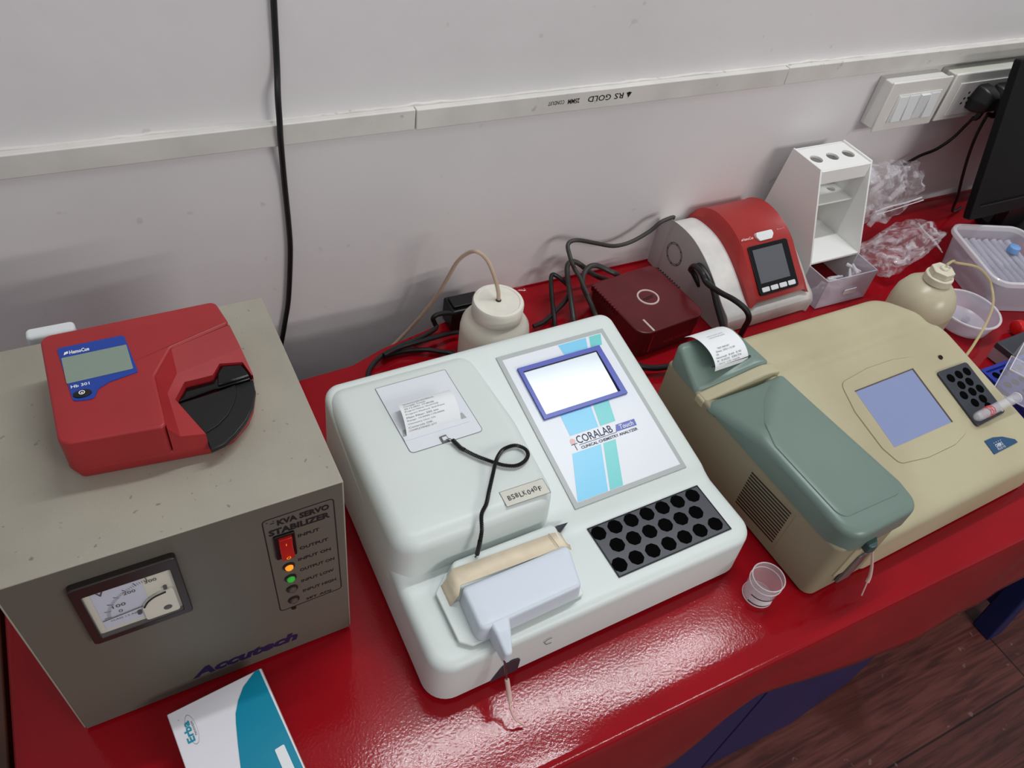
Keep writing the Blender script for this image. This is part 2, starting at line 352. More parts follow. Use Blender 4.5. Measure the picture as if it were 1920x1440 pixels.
# conduit run on the wall, with lettering printed upside down
t = thing('cable_conduit', 'long white plastic cable conduit with upside-down print, fixed along the wall above the machines', 'conduit', (-1.3, 0, 0.279))
bm = B(); add_box(bm, (-1.3, -0.012, 0.279), (0.3075, 0, 0.303)); add_box(bm, (0.3085, -0.0125, 0.2785), (0.8465, 0, 0.3025)); add_box(bm, (0.8475, -0.012, 0.279), (2.9, 0, 0.303))
obj('trunking', bm, 'conduit', t, True, bevel=0.0012)
bm = B()
rnd = random.Random(3)
up = []; lo = []
for k in range(420):                         # ragged filler smeared along the top joint
    x = -1.2+k*0.01; v = max(0, noise.noise(Vector((x*14, 3.1, 0)))+noise.noise(Vector((x*60, 1.1, 0)))*.6); up.append((x, 0.3032+.0035*v)); lo.append((x, 0.3015))
add_prism(bm, lo+up[::-1], 0.0, 0.0045, 0, Matrix(((1, 0, 0, 0), (0, 0, -1, 0), (0, 1, 0, 0), (0, 0, 0, 1))))
obj('filler', bm, 'conduit', t, True)
bm = B(); T = plane((0.60, -0.0126, 0.2955), (-1, 0, 0), (0, 0, -1))
poly(bm, [(0.008, 0.0005, .0002), (0.016, 0.0005, .0002), (0.012, 0.0075, .0002)], 0, T); poly(bm, [(0.0105, 0.0, .0002), (0.0135, 0.0, .0002), (0.0135, 0.0018, .0002), (0.0105, 0.0018, .0002)], 0, T)
text(bm, 'RS', T, 0.020, 0.0, 0.013, 0.0075, bold=.01); text(bm, 'GOLD', T, 0.038, 0.0, 0.033, 0.0075, bold=.01); text(bm, '25MM', T, 0.083, 0.0008, 0.016, 0.006, bold=.02)
text(bm, 'CONDUIT', T, 0.104, 0.001, 0.022, 0.005)
obj('lettering', bm, 'ink', t, True)

# ---------------------------------------------------------------- table, cloth, things below
t = thing('table', 'long table hidden under the red vinyl cloth, its legs on the wooden floor', 'table', (-0.175, -0.60, -TH))
bm = B(); add_box(bm, (-0.178, -0.597, -0.026), (1.86, -0.10, -0.0035)); add_box(bm, (0.48, -0.10, -0.026), (1.86, -0.004, -0.0035)); obj('tabletop', bm, 'wood', t, True)
for x in (-0.14, 1.84):
    for y in (-0.56, -0.13):
        bm = B(); add_box(bm, (x-.018, y-.018, -TH), (x+.018, y+.018, -0.027)); obj('leg', bm, 'metal', t, True, bevel=.002)

def interp(x, tab):
    for (a, u), (b, v) in zip(tab, tab[1:]):
        if x <= b: return u+(v-u)*max(0, (x-a)/(b-a))
    return tab[-1][1]
BACK = [(-0.19, -0.085), (0.14, -0.078), (0.209, -0.074), (0.254, -0.057), (0.30, -0.047), (0.332, -0.039), (0.394, -0.024), (0.487, -0.0015), (2, -0.0015)]
HEM = [(-0.19, -0.26), (0.43, -0.25), (0.455, -0.20), (0.47, -0.15), (0.496, -0.110), (0.72, -0.178), (1.07, -0.23), (1.9, -0.33)]
bm = B(); nx = 210; rows = []
for i in range(nx+1):
    x = -0.187+i*(1.90+0.187)/nx; col = []; yb = interp(x, BACK); hem = interp(x, HEM)
    r = 0.009; yf = -0.598
    ys = [yb+(yf-yb)*k/34 for k in range(35)]
    if yb < -0.01: col.append((x, yb+0.003, -0.03)); col.append((x, yb+0.002, -0.008))
    else: col.append((x, -0.0008, 0.003)); col.append((x, -0.001, 0.001))
    for k, y in enumerate(ys):
        w = noise.noise(Vector((x*5, y*9, 1.3)))*0.0012 if k else 0
        edge = max(0, (-y-0.545)/0.05); z = -0.0009+min(0.0006, w)*1.0+edge*0.0012*noise.noise(Vector((x*9, 4, 2)))
        col.append((x, y, min(z, -0.0003) if -0.53 < y else z))
    for k in range(1, 7):
        a = PI/2*k/6; col.append((x, yf-r*math.sin(a), -0.001-r*(1-math.cos(a))))
    for k in range(1, 13):
        f = k/12; z = -0.010+(hem+0.010)*f
        col.append((x, -0.607-0.006*f*math.sin(x*9+1)-0.004*f-0.003*noise.noise(Vector((x*12, f*2, 5)))*f, z))
    rows.append([bm.verts.new(p) for p in col])
for a, b in zip(rows, rows[1:]):
    for j in range(len(a)-1): bm.faces.new([a[j], a[j+1], b[j+1], b[j]])
side = [bm.verts.new((-0.190, v.co.y, v.co.z-0.004)) for v in rows[0][2:37]]; low = [bm.verts.new((-0.194, v.co.y, -0.20)) for v in rows[0][2:37]]
for j in range(34):
    bm.faces.new([rows[0][2+j], rows[0][3+j], side[j+1], side[j]]); bm.faces.new([side[j], side[j+1], low[j+1], low[j]])
o = obj('tablecloth', bm, 'cloth', loc=(0.8, -0.3, 0), absolute=True, angle=60); tag(o, 'glossy red vinyl tablecloth covering the whole table and hanging over its front edge', 'tablecloth')
sd = o.modifiers.new('thickness', 'SOLIDIFY'); sd.thickness = 0.0008; sd.offset = -1

t = thing('wooden_cupboard', 'dark brown wooden cupboard edge at the left end of the red table', 'cupboard', (-0.40, -0.35, -TH))
bm = B(); add_box(bm, (-0.62, -0.62, -TH), (-0.204, -0.02, -0.05)); obj('body', bm, 'wood', t, True, bevel=.003)
bm = B(); add_box(bm, (-0.63, -0.64, -0.05), (-0.2, -0.02, -0.028)); obj('top', bm, 'wood', t, True, bevel=.002)
t = thing('storage_cabinet', 'blue panelled cabinet standing on the floor under the red table', 'cabinet', (0.6, -0.40, -TH))
bm = B(); add_prism(bm, [(-.02, -.545), (.60, -.546), (.90, -.552), (1.07, -.536), (1.215, -.505), (1.23, -.16), (-.02, -.16)], -TH, -.30); obj('body', bm, 'navyp', t, True, bevel=.006)
bm = B(); add_prism(bm, [(-.015, -.552), (.685, -.555), (.685, -.547), (-.015, -.544)], -TH+.01, -.31); obj('door', bm, 'navyp', t, True, bevel=.002)
bm = B(); add_prism(bm, [(.691, -.555), (.90, -.559), (1.07, -.543), (1.215, -.512), (1.215, -.504), (1.07, -.534), (.90, -.551), (.691, -.547)], -TH+.01, -.31); obj('door', bm, 'navyp', t, True, bevel=.002)
t = thing('plastic_stool', 'dark blue plastic stool pushed under the right end of the red table', 'stool', (1.63, -0.405, -TH))
bm = B(); pillow(bm, roundpoly([(-.15, -.15), (.15, -.15), (.15, .15), (-.15, .15)], .03), 0.40, 0.37, 0.01); obj('seat', bm, 'stoolb', t)
for sx in (-1, 1):
    for sy in (-1, 1):
        bm = B(); lo = [(sx*.17-.022, sy*.17-.022, 0), (sx*.17+.022, sy*.17-.022, 0), (sx*.17+.022, sy*.17+.022, 0), (sx*.17-.022, sy*.17+.022, 0)]
        hi = [(p[0]-sx*.04, p[1]-sy*.04, .372) for p in lo]; a = [bm.verts.new(p) for p in lo]; b = [bm.verts.new(p) for p in hi]
        bm.faces.new(a[::-1]); bm.faces.new(b)
        for k in range(4): bm.faces.new([a[k], a[(k+1) % 4], b[(k+1) % 4], b[k]])
        obj('leg', bm, 'stoolb', t, bevel=.004)
bm = B()
for s in (-1, 1): add_box(bm, (-.16, s*.165-.006, .06), (.16, s*.165+.006, .11)); add_box(bm, (s*.165-.006, -.16, .06), (s*.165+.006, .16, .11))
obj('stretcher', bm, 'stoolb', t, bevel=.003)

# ---------------------------------------------------------------- switch boxes, plugs, cables on the wall
t = thing('switch_box', 'white wall switch box with four rocker switches, below the conduit', 'switch', (1.1165, 0, 0.192))
bm = B(); add_box(bm, (1.0545, -0.027, 0.194), (1.178, 0, 0.268)); obj('back_box', bm, 'switch', t, True, bevel=.002)
bm = B(); add_box(bm, (1.0515, -0.031, 0.1915), (1.1815, -0.0272, 0.2705)); obj('cover_plate', bm, 'switch', t, True, bevel=.0022)
bm = B(); add_box(bm, (1.0735, -0.0325, 0.2055), (1.1685, -0.0311, 0.2505)); obj('switch_frame', bm, 'switch', t, True, bevel=.0008)
for k in range(4):
    x = 1.0755+k*0.0229; bm = B(); s = -1 if k != 2 else 1
    T = plane((x, -0.0326, 0.2075), (1, 0, 0), (0, 0, 1))
    add_prism(bm, [(0, 0), (0.0215, 0), (0.0215, 0.041), (0, 0.041)], 0, 0.0008, 0, T); 
    vv = [bm.verts.new(T @ Vector(p)) for p in ((.001, .001, .0009), (.0205, .001, .0009), (.0205, .040, .0009), (.001, .040, .0009), (.001, .001, .0009+(.003 if s < 0 else .0004)), (.0205, .001, .0009+(.003 if s < 0 else .0004)), (.0205, .040, .0009+(.003 if s > 0 else .0004)), (.001, .040, .0009+(.003 if s > 0 else .0004)))]
    for f in ((4, 5, 6, 7), (0, 1, 5, 4), (1, 2, 6, 5), (2, 3, 7, 6), (3, 0, 4, 7)): bm.faces.new([vv[i] for i in f])
    obj('rocker_switch', bm, 'white2', t, True, bevel=.0006, seg=2)
t = thing('socket_box', 'long white wall socket box right of the switch box, holding black plugs', 'socket', (1.37, 0, 0.195))
bm = B(); add_box(bm, (1.191, -0.027, 0.196), (1.56, 0, 0.270)); obj('back_box', bm, 'offwhite', t, True, bevel=.002)
bm = B(); add_box(bm, (1.188, -0.0315, 0.194), (1.563, -0.0272, 0.272)); obj('cover_plate', bm, 'switch', t, True, bevel=.0022)
bm = B(); add_box(bm, (1.206, -0.0335, 0.2025), (1.55, -0.0316, 0.2565)); obj('socket_panel', bm, 'switch', t, True, bevel=.0008)
for cx in (1.237, 1.33, 1.42):
    bm = B(); T = plane((cx, -0.0336, 0.229), (1, 0, 0), (0, 0, 1))
    for px, py in ((0, .010), (-.0045, .001), (.0045, .001), (-.0065, -.007), (.0065, -.007)): add_prism(bm, circle(.0021, 12, px, py), 0, .0002, 0, T)
    obj('pin_holes', bm, 'ink', t, True)
P = {'A':[[0.2172,-0.112,0.004],[0.2232,-0.0957,0.004],[0.2327,-0.086,0.006],[0.2464,-0.0797,0.01],[0.2723,-0.0703,0.01],[0.3014,-0.0663,0.012],[0.328,-0.0582,0.015],[0.3288,-0.0532,0.02],[0.3255,-0.0542,0.03],[0.3304,-0.0541,0.035],[0.3428,-0.054,0.035],[0.3583,-0.0544,0.03],[0.3719,-0.0519,0.02]],
'B':[[0.2477,-0.0762,0.004],[0.2662,-0.0748,0.004],[0.2838,-0.0766,0.005],[0.3037,-0.0846,0.008],[0.3198,-0.0912,0.006],[0.3344,-0.0972,0.004],[0.3494,-0.1109,0.004]],
'B2':[[0.2474,-0.0842,0.015],[0.2695,-0.0775,0.015],[0.2965,-0.0781,0.018],[0.3342,-0.0732,0.015],[0.3453,-0.0701,0.012],[0.3592,-0.0696,0.01]],
'C':[[0.7085,-0.032,0.1005],[0.7049,-0.03,0.101],[0.6862,-0.03,0.0961],[0.6725,-0.03,0.0846],[0.65,-0.03,0.0733],[0.63,-0.03,0.0688],[0.6086,-0.03,0.0704],[0.5785,-0.03,0.0817],[0.5494,-0.03,0.0926],[0.5362,-0.03,0.0933],[0.5287,-0.035,0.0908],[0.527,-0.045,0.0846],[0.5267,-0.055,0.0781],[0.5311,-0.06,0.0682],[0.5349,-0.07,0.0608],[0.5376,-0.08,0.0521],[0.5401,-0.09,0.0449]],
'D':[[0.5173,-0.1022,0.012],[0.5207,-0.0926,0.015],[0.5271,-0.0673,0.03],[0.5298,-0.0498,0.045],[0.5339,-0.0375,0.055],[0.5393,-0.0343,0.06],[0.5466,-0.0356,0.06],[0.5557,-0.0403,0.055],[0.568,-0.0463,0.045],[0.5877,-0.0444,0.03],[0.6139,-0.0324,0.01]],
'E':[[0.5356,-0.1082,0.012],[0.5387,-0.0948,0.015],[0.5339,-0.0787,0.03],[0.5321,-0.0629,0.04],[0.5379,-0.0512,0.05],[0.5494,-0.0442,0.055],[0.5605,-0.0437,0.055],[0.5722,-0.0464,0.05],[0.5819,-0.0506,0.045],[0.5915,-0.0528,0.04],[0.6134,-0.0433,0.02]],
'F':[[0.5063,-0.104,0.006],[0.5339,-0.047,0.012]],
'G':[[0.4621,-0.0872,0.006],[0.4797,-0.085,0.008],[0.5074,-0.0717,0.012],[0.5261,-0.0633,0.02],[0.5337,-0.0537,0.03],[0.5231,-0.0409,0.04],[0.5129,-0.0356,0.045],[0.506,-0.0455,0.04],[0.5006,-0.0672,0.02],[0.4931,-0.0917,0.008],[0.4777,-0.124,0.006]],
'H':[[0.716,-0.1165,0.0384],[0.708,-0.1036,0.0539],[0.7,-0.1038,0.0627],[0.695,-0.1141,0.0773],[0.69,-0.1353,0.0822],[0.69,-0.1497,0.0764],[0.69,-0.178,0.0818],[0.69,-0.2046,0.0902],[0.695,-0.2246,0.0886],[0.7,-0.2315,0.0772],[0.705,-0.2275,0.0561],[0.708,-0.2244,0.0417]],
'H2':[[0.7,-0.1098,0.0719],[0.7,-0.1309,0.069],[0.7,-0.1489,0.059],[0.7,-0.1659,0.0435],[0.7,-0.1811,0.0315],[0.705,-0.1923,0.0216]],
'W':[[0.175,-0.005,2.05],[0.168,-0.005,1.2],[0.171,-0.005,0.6],[0.1683,-0.005,0.4495],[0.1667,-0.005,0.4221],[0.1643,-0.005,0.3625],[0.1598,-0.017,0.3363],[0.1592,-0.017,0.311],[0.1584,-0.017,0.2894],[0.1605,-0.006,0.2336],[0.1607,-0.006,0.1635],[0.1584,-0.006,0.1258],[0.152,-0.006,0.07],[0.1454,-0.006,0.0368],[0.1367,-0.006,-0.0021],[0.1249,-0.006,-0.0421]],
'P1':[[1.2568,-0.05,0.2014],[1.2659,-0.04,0.1819],[1.267,-0.03,0.1532],[1.2481,-0.025,0.1331],[1.2223,-0.02,0.1218],[1.1971,-0.02,0.1113],[1.1874,-0.02,0.1066]],
'P2':[[1.2906,-0.05,0.2049],[1.2941,-0.05,0.1655],[1.3077,-0.05,0.1238],[1.3159,-0.055,0.0891],[1.333,-0.058,0.046],[1.345,-0.056,0.018],[1.36,-0.052,0.006],[1.39,-0.045,0.0045]],
'JT':[[0.3785,-0.125,0.1062],[0.3777,-0.122,0.1182],[0.3729,-0.115,0.1385],[0.3666,-0.105,0.1548],[0.3552,-0.1,0.1653],[0.3487,-0.09,0.1579],[0.3408,-0.08,0.1397],[0.3346,-0.07,0.109],[0.3279,-0.06,0.0772],[0.3175,-0.05,0.0449],[0.3019,-0.04,0.0108],[0.2841,-0.035,-0.0156],[0.2669,-0.035,-0.0323]]}
def plug(name, label, x, z, path, cat='plug'):
    t = thing(name, label, cat, (x, -0.034, z))
    bm = B(); T = plane((x, -0.035, z), (1, 0, 0), (0, 0, 1))
    pillow2 = roundpoly([(-.019, -.020), (.019, -.020), (.021, .0), (.012, .020), (-.012, .020), (-.021, .0)], .006)
    lo = inset(pillow2, 0); 
    for (h0, h1, sc0, sc1) in ((0, .012, 1, 1), (.012, .026, 1, .78), (.026, .032, .78, .5)):
        a = [bm.verts.new(T @ Vector((p[0]*sc0, p[1]*sc0, h0))) for p in lo]; b = [bm.verts.new(T @ Vector((p[0]*sc1, p[1]*sc1, h1))) for p in lo]
        for i in range(len(lo)): bm.faces.new([a[i], a[(i+1) % len(lo)], b[(i+1) % len(lo)], b[i]])
        if h0 == 0: bm.faces.new(a[::-1])
        if h1 > .03: bm.faces.new(b)
    bmesh.ops.remove_doubles(bm, verts=bm.verts, dist=1e-6)
    obj('plug_body', bm, 'black', t, True)
    bm = B(); q = [(x-.002, -.055, z-.012), (x-.004, -.055, z-.026), tuple(path[0])]; tube(bm, q, lambda u: .0055-.002*u, mi=0); obj('strain_relief', bm, 'black', t, True)
    bm = B(); tube(bm, path, .0026); obj('cord', bm, 'cable', t, True)
    return t
plug('power_plug', 'black plug in the wall socket whose thin cord runs left behind the clear bag', 1.262, 0.232, P['P1'])
plug('power_plug', 'black plug nearest the monitor, its cord dropping straight to the red table', 1.306, 0.230, P['P2'])
bm = B(); tube(bm, P['W'], .0031); o = obj('power_cable', bm, 'cable', loc=(0.165, 0, 0.2), absolute=True); tag(o, 'thick black cable hanging down the wall over the conduit behind the grey stabilizer', 'cable')

# ---------------------------------------------------------------- servo stabilizer
t = thing('voltage_stabilizer', 'large grey beige metal servo stabilizer box with a voltmeter, under the red analyzer', 'stabilizer', (-0.1338, -0.4169, 0), math.radians(1.25))
W, Dp, H = 0.2293, 0.2235, 0.234
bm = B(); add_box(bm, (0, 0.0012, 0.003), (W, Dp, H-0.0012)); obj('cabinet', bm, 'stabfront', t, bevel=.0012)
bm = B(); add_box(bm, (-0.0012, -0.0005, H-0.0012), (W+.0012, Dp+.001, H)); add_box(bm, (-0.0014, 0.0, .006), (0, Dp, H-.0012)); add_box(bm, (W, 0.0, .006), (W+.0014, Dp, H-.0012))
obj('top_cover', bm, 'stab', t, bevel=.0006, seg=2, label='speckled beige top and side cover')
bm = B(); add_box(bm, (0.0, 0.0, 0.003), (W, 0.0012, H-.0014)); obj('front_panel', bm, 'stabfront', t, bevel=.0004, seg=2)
for x in (.02, W-.02):
    for y in (.02, Dp-.02): bm = B(); lathe(bm, [(.008, 0), (.009, .003)], (x, y, 0), 16); obj('foot', bm, 'black', t)
for z in (.20, .06):
    bm = B(); T = plane((W+.0014, 0.012, z), (0, 1, 0), (0, 0, 1)); lathe(bm, [(.0035, 0), (.003, .0015), (.0005, .002)], (0, 0, 0), 14, 0, T); obj('screw', bm, 'steel', t)
FP = plane((0, 0, 0), (1, 0, 0), (0, 0, 1))   # the front panel, x right, y up, normal to the viewer
out = roundpoly(rect(.037, .1375, .1065, .2145), .003, 3); inn = roundpoly(rect(.0432, .1440, .1005, .2020), .0015, 3)
bm = B(); loopframe(bm, out, inn, FP, .0058, 0, .0); mt = obj('voltmeter_bezel', bm, 'bezel', t, bevel=.0008, seg=2)
bm = B()
D = lambda z: FP @ Matrix.Translation((0, 0, z))
poly(bm, [(.0432, .1440, .0020), (.1005, .1440, .0020), (.1005, .2020, .0020), (.0432, .2020, .0020)], 1, FP)
poly(bm, [(.0475, .1485, .0023), (.0805, .1485, .0023), (.0805, .2020, .0023), (.0475, .2020, .0023)], 0, FP)
poly(bm, [(.0480, .1445, .0022), (.0560, .1445, .0022), (.0560, .1485, .0022), (.0480, .1485, .0022)], 1, FP)
cxm, cym = .0870, .1600                        # pivot of the needle, lower right
for k in range(31):
    a = math.radians(176-k*2.7); big = k % 5 == 0; r0 = .0330; r1 = .0375 if big else .0358
    u = Vector((math.cos(a), math.sin(a))); n = Vector((-u.y, u.x))*(.00032 if big else .00016); c = Vector((cxm, cym))
    q = [c+u*r0-n, c+u*r1-n, c+u*r1+n, c+u*r0+n]
    if all(.0435 < p.x < .1 and .145 < p.y < .2015 for p in q): poly(bm, [(p.x, p.y, .0026) for p in q], 2, FP)
T = D(.0024)
text(bm, 'V', T, .0512, .1925, .0050, .0055, 2, bold=.03); text(bm, '100', T, .0572, .1722, .0088, .0040, 2, bold=.01); text(bm, '200', T, .0668, .1845, .0082, .0036, 2, bold=.01); text(bm, '300', T, .0820, .1900, .0082, .0036, 2, bold=.01); text(bm, '0', T, .0598, .1648, .0028, .0036, 2)
text(bm, 'CLASS 1.5 AC', T, .0525, .1565, .018, .0018, 2)
obj('dial', bm, ['dial', 'dialw', 'ink'], mt)
bm = B(); pillow(bm, [(FPp[0], FPp[1]) for FPp in roundpoly([(.0745, .1445), (.0985, .1445), (.0985, .1765), (.0880, .1740), (.0790, .1690), (.0745, .1620)], [.0025, .0025, .0025, .006, .006, .006])], .0045, .0023, .0006, m=3)
bm.transform(FP); obj('movement_cover', bm, 'dialw', mt)
bm = B(); pts = [(.0765, .1640, .0033), (.0480, .1612, .0033)]; tube(bm, [FP @ Vector(p) for p in pts], .00035, 6, smooth=False)
tube(bm, [FP @ Vector(p) for p in ((.0762, .1640, .005), (.0795, .1695, .005), (.0850, .1735, .005), (.0930, .1752, .005))], .0007, 8); obj('needle', bm, 'ink', mt)
for (x, y, r) in ((.0908, .1535, .0030), (.0722, .1580, .0016), (.0935, .1790, .0014)): bm = B(); lathe(bm, [(r, .0023 if r < .002 else .0044), (r, .0048), (r*.6, .0050)], (x, y, 0), 18, 0, FP); obj('screw', bm, 'screw', mt)
bm = B(); poly(bm, [(.0432, .1440, .0052), (.1005, .1440, .0052), (.1005, .2020, .0052), (.0432, .2020, .0052)], 0, FP); obj('glass', bm, 'glass', mt)
bm = B()
def outline(bm, pts, w, T, mi=0, lift=.0002): loopframe(bm, pts, inset(pts, w), T, lift, mi, lift*.2)
outline(bm, roundpoly([(.1695, .0775), (.2245, .0795), (.2225, .2170), (.1675, .2160)], .004), .0009, FP)
text(bm, '-', FP, .1735, .2090, .003, .0008, 0, bold=.03); text(bm, '. .', FP, .1705, .2115, .006, .001)
text(bm, 'KVA SERVO', FP, .1785, .2045, .040, .0072, 0, bold=.045); text(bm, 'STABILIZER', FP, .1712, .1935, .0475, .0078, 0, bold=.045)
for s, x, y, w in (('INPUT', .1925, .1822, .0170), ('OUTPUT', .1925, .1642, .0232), ('INPUT ON', .1903, .1488, .0270), ('OUTPUT ON', .1905, .1325, .0292), ('INPUT LOW', .1905, .1150, .0280), ('INPUT HIGH', .1908, .0985, .0290), ('SET ADJ.', .1925, .0828, .0236)):
    text(bm, s, FP, x, y-.0022, w, .0042, 0, bold=.025)
obj('lettering', bm, 'ink', t)
bm = B(); text(bm, 'Accutech', FP, .0880, .0180, .0930, .0150, 0, bold=.05, shear=.25); obj('brand_lettering', bm, 'navy', t)
bm = B(); out = roundpoly(rect(.1738, .1610, .1900, .1925), .001, 2); inn = roundpoly(rect(.1765, .1640, .1880, .1900), .0006, 2); loopframe(bm, out, inn, FP, .0022, 0, 0); add_box(bm, (.1765, .0002, .1640), (.1880, .001, .1900)); sw = obj('switch_housing', bm, 'black', t, bevel=.0005, seg=2)
bm = B(); T = FP; A = [(.1772, .1648, .0068), (.1873, .1648, .0068), (.1873, .1770, .0030), (.1772, .1770, .0030), (.1772, .1892, .0042), (.1873, .1892, .0042)]
v = [bm.verts.new(T @ Vector(p)) for p in A]; v2 = [bm.verts.new(T @ Vector((p[0], p[1], .0008))) for p in (A[0], A[1], A[5], A[4])]
bm.faces.new([v[0], v[1], v[2], v[3]]); bm.faces.new([v[3], v[2], v[5], v[4]]); bm.faces.new([v2[0], v2[1], v[1], v[0]]); bm.faces.new([v[4], v[5], v2[2], v2[3]]); bm.faces.new([v2[1], v2[2], v[5], v[2], v[1]]); bm.faces.new([v[0], v[3], v[4], v2[3], v2[0]])
obj('rocker', bm, 'redsw', sw, bevel=.0005, seg=2)
bm = B(); ring(bm, .0012, .0017, FP @ Matrix.Translation((0, 0, .0066)), .1822, .1672, 0, 16); poly(bm, [(.1820, .1795, .0036), (.1825, .1795, .0036), (.1825, .1830, .0041), (.1820, .1830, .0041)], 0, FP); obj('switch_marks', bm, 'amber', sw)
for y, m_ in ((.1446, 'amber'), (.1265, 'greenl'), (.1092, 'lensoff'), (.0906, 'lensoff')):
    bm = B(); lathe(bm, [(.0050, 0), (.0048, .0012), (.0036, .0016)], (.1822, y, 0), 20, 0, FP); ld = obj('indicator_lamp', bm, 'bezel', t)
    bm = B(); lathe(bm, [(.0035, .0014), (.0030, .0030), (.0016, .0040), (.0002, .0044)], (.1822, y, 0), 18, 0, FP); obj('lens', bm, m_, ld, label={'amber': 'glowing amber lens', 'greenl': 'green lens', 'lensoff': 'unlit lens'}[m_])
bm = B(); lathe(bm, [(.0022, 0), (.002, .0010)], (.1812, .0765, 0), 14, 0, FP); obj('adjust_screw', bm, 'screw', t)

# ---------------------------------------------------------------- red haemoglobin analyzer on the stabilizer
t = thing('hemoglobin_analyzer', 'red haemoglobin analyzer with a blue-framed grey display and black cuvette tray, on the stabilizer', 'analyzer', (-0.012, -0.295, 0.234))
lowp = roundpoly([(-.079, -.3475), (.0135, -.3570), (.0330, -.3520), (.0500, -.3360), (.0575, -.3140), (.0570, -.2850), (.0475, -.2330), (-.0815, -.2350)], [.010, .004, .012, .016, .014, .006, .010, .008])
bm = B(); pillow(bm, lowp, .2490, .2345, .003, draft=-.004, center=(0, -.30)); obj('base', bm, 'hbred', t, True)
top = roundpoly([(-.0785, -.3480), (-.0110, -.3545), (-.0102, -.3023), (.0056, -.2757), (.0520, -.2610), (.0470, -.2315), (-.0815, -.2340)], [.009, .0042, .005, .005, .0042, .006, .008])
bm = B(); pillow(bm, top, lambda x, y: .277, .2480, .0022, center=(-.045, -.29), m=4)
obj('upper_casing', bm, 'hbred', t, True)
# sloping collar from the upper casing down to the ledge round the tray opening
A = [(-.0110, -.3545, .2750), (-.0102, -.3023, .2755), (.0056, -.2757, .2755), (.0520, -.2610, .2745)]
L2 = [(-.0040, -.3535, .2620), (-.0050, -.3070, .2610), (.0050, -.2885, .2610), (.0562, -.2748, .2600)]
L3 = [(.0130, -.3545, .2590), (-.0010, -.3135, .2590), (.0085, -.2975, .2590), (.0295, -.2965, .2585)]
L3b = [(.0295, -.2965, .2585), (.0370, -.2850, .2580), (.0540, -.2885, .2575), (.0575, -.3040, .2560)]
bm = B(); V = lambda L: [bm.verts.new(p) for p in L]
a, b, c = V(A), V(L2), V(L3)
for i in range(3): bm.faces.new([a[i], a[i+1], b[i+1], b[i]])
bm.faces.new([b[0], b[1], c[1], c[0]]); bm.faces.new([b[1], b[2], c[2], c[1]])
d = V(L3b); bm.faces.new([b[2], b[3], d[2], d[1], d[0], c[3], c[2]]); bm.faces.new([b[3], bm.verts.new((.0585, -.3030, .2555)), d[3], d[2]])
lowv = [bm.verts.new((p[0], p[1], .2480)) for p in ((-.0110, -.3545), (-.0040, -.3560), (.0130, -.3570))]
bm.faces.new([a[0], b[0], lowv[1], lowv[0]]); bm.faces.new([b[0], c[0], lowv[2], lowv[1]])
# inner walls of the tray opening
inn = [c[0], c[1], c[2], c[3], d[1], d[2], d[3]]; dn = [bm.verts.new((v.co.x, v.co.y, .2485)) for v in inn]
for i in range(6): bm.faces.new([inn[i], inn[i+1], dn[i+1], dn[i]])
e1 = bm.verts.new((.0520, -.2610, .2480)); e2 = bm.verts.new((.0585, -.3030, .2480)); bm.faces.new([a[3], b[3], e1]); bm.faces.new([b[3], bm.verts.new((.0585, -.3030, .2555)), e2, e1])
bmesh.ops.remove_doubles(bm, verts=bm.verts, dist=1e-6); obj('collar', bm, 'hbred', t, True, normals=True, angle=25)
tray = [(-.0005, -.3130), (.0125, -.3540), (.0135, -.3640), (.0235, -.3615), (.0330, -.3550), (.0430, -.3450), (.0510, -.3330), (.0565, -.3180), (.0580, -.3045), (.0455, -.3055), (.0310, -.3080)]
bm = B(); add_prism(bm, tray, .2470, .2515); tr = obj('cuvette_tray', bm, 'black', t, True, bevel=.0008, seg=2)
inner = [(.0005, -.3125), (.0130, -.3475), (.0230, -.3430), (.0320, -.3350), (.0385, -.3250), (.0425, -.3160), (.0440, -.3062), (.0300, -.3090)]
bm = B(); add_prism(bm, inner, .2516, .2524); obj('tray_plate', bm, 'black', tr, True, bevel=.0003, seg=2)
bm = B(); add_prism(bm, [(.0005, -.3110), (.0285, -.3060), (.0310, -.3065), (.0450, -.3050), (.0565, -.3040), (.0530, -.2890), (.0380, -.2860), (.0320, -.2935), (.0290, -.2980), (.0095, -.2985)], .2487, .2535)
add_prism(bm, [(.0310, -.3062), (.0560, -.3035), (.0530, -.2895), (.0385, -.2865), (.0330, -.2940)], .2536, .2565)
obj('cuvette_holder', bm, 'blackg', tr, True, bevel=.0012)
TP = Matrix.Translation((0, 0, .2772+TH)) ; TPl = Matrix.Translation((0, 0, .2772))
lab = roundpoly([(-.0655, -.3105), (-.0520, -.3125), (-.0485, -.3035), (-.0405, -.2990), (-.0205, -.2950), (-.0245, -.2518), (-.0708, -.2520)], [.004, .004, .003, .003, .002, .003, .002])
bm = B(); add_prism(bm, lab, -.0005, .0004, 0, TPl); dp = obj('display_label', bm, 'blue', t, True)
bm = B(); add_prism(bm, roundpoly([(-.0678, -.2918), (-.0232, -.2908), (-.0242, -.2632), (-.0688, -.2638)], .0008, 2), .00045, .0006, 0, TPl); obj('display', bm, 'lcd', dp, True)
bm = B(); T = plane((-.0665, -.2605, .27765), (1, 0.01, 0), (0, 1, 0)); text(bm, 'HemoCue', T, .0035, -.0012, .0135, .0042, 0, bold=.03)
poly(bm, [(-.0005, -.0008, .0002), (.0028, .0004, .0002), (.0026, .0028, .0002), (.0004, .0022, .0002)], 0, T)
T = plane((-.0655, -.2972, .27765), (1, 0.01, 0), (0, 1, 0)); text(bm, 'Hb 301', T, 0.000, -.0005, .0122, .0030, 0, bold=.02)
obj('lettering', bm, 'white2', dp, True)
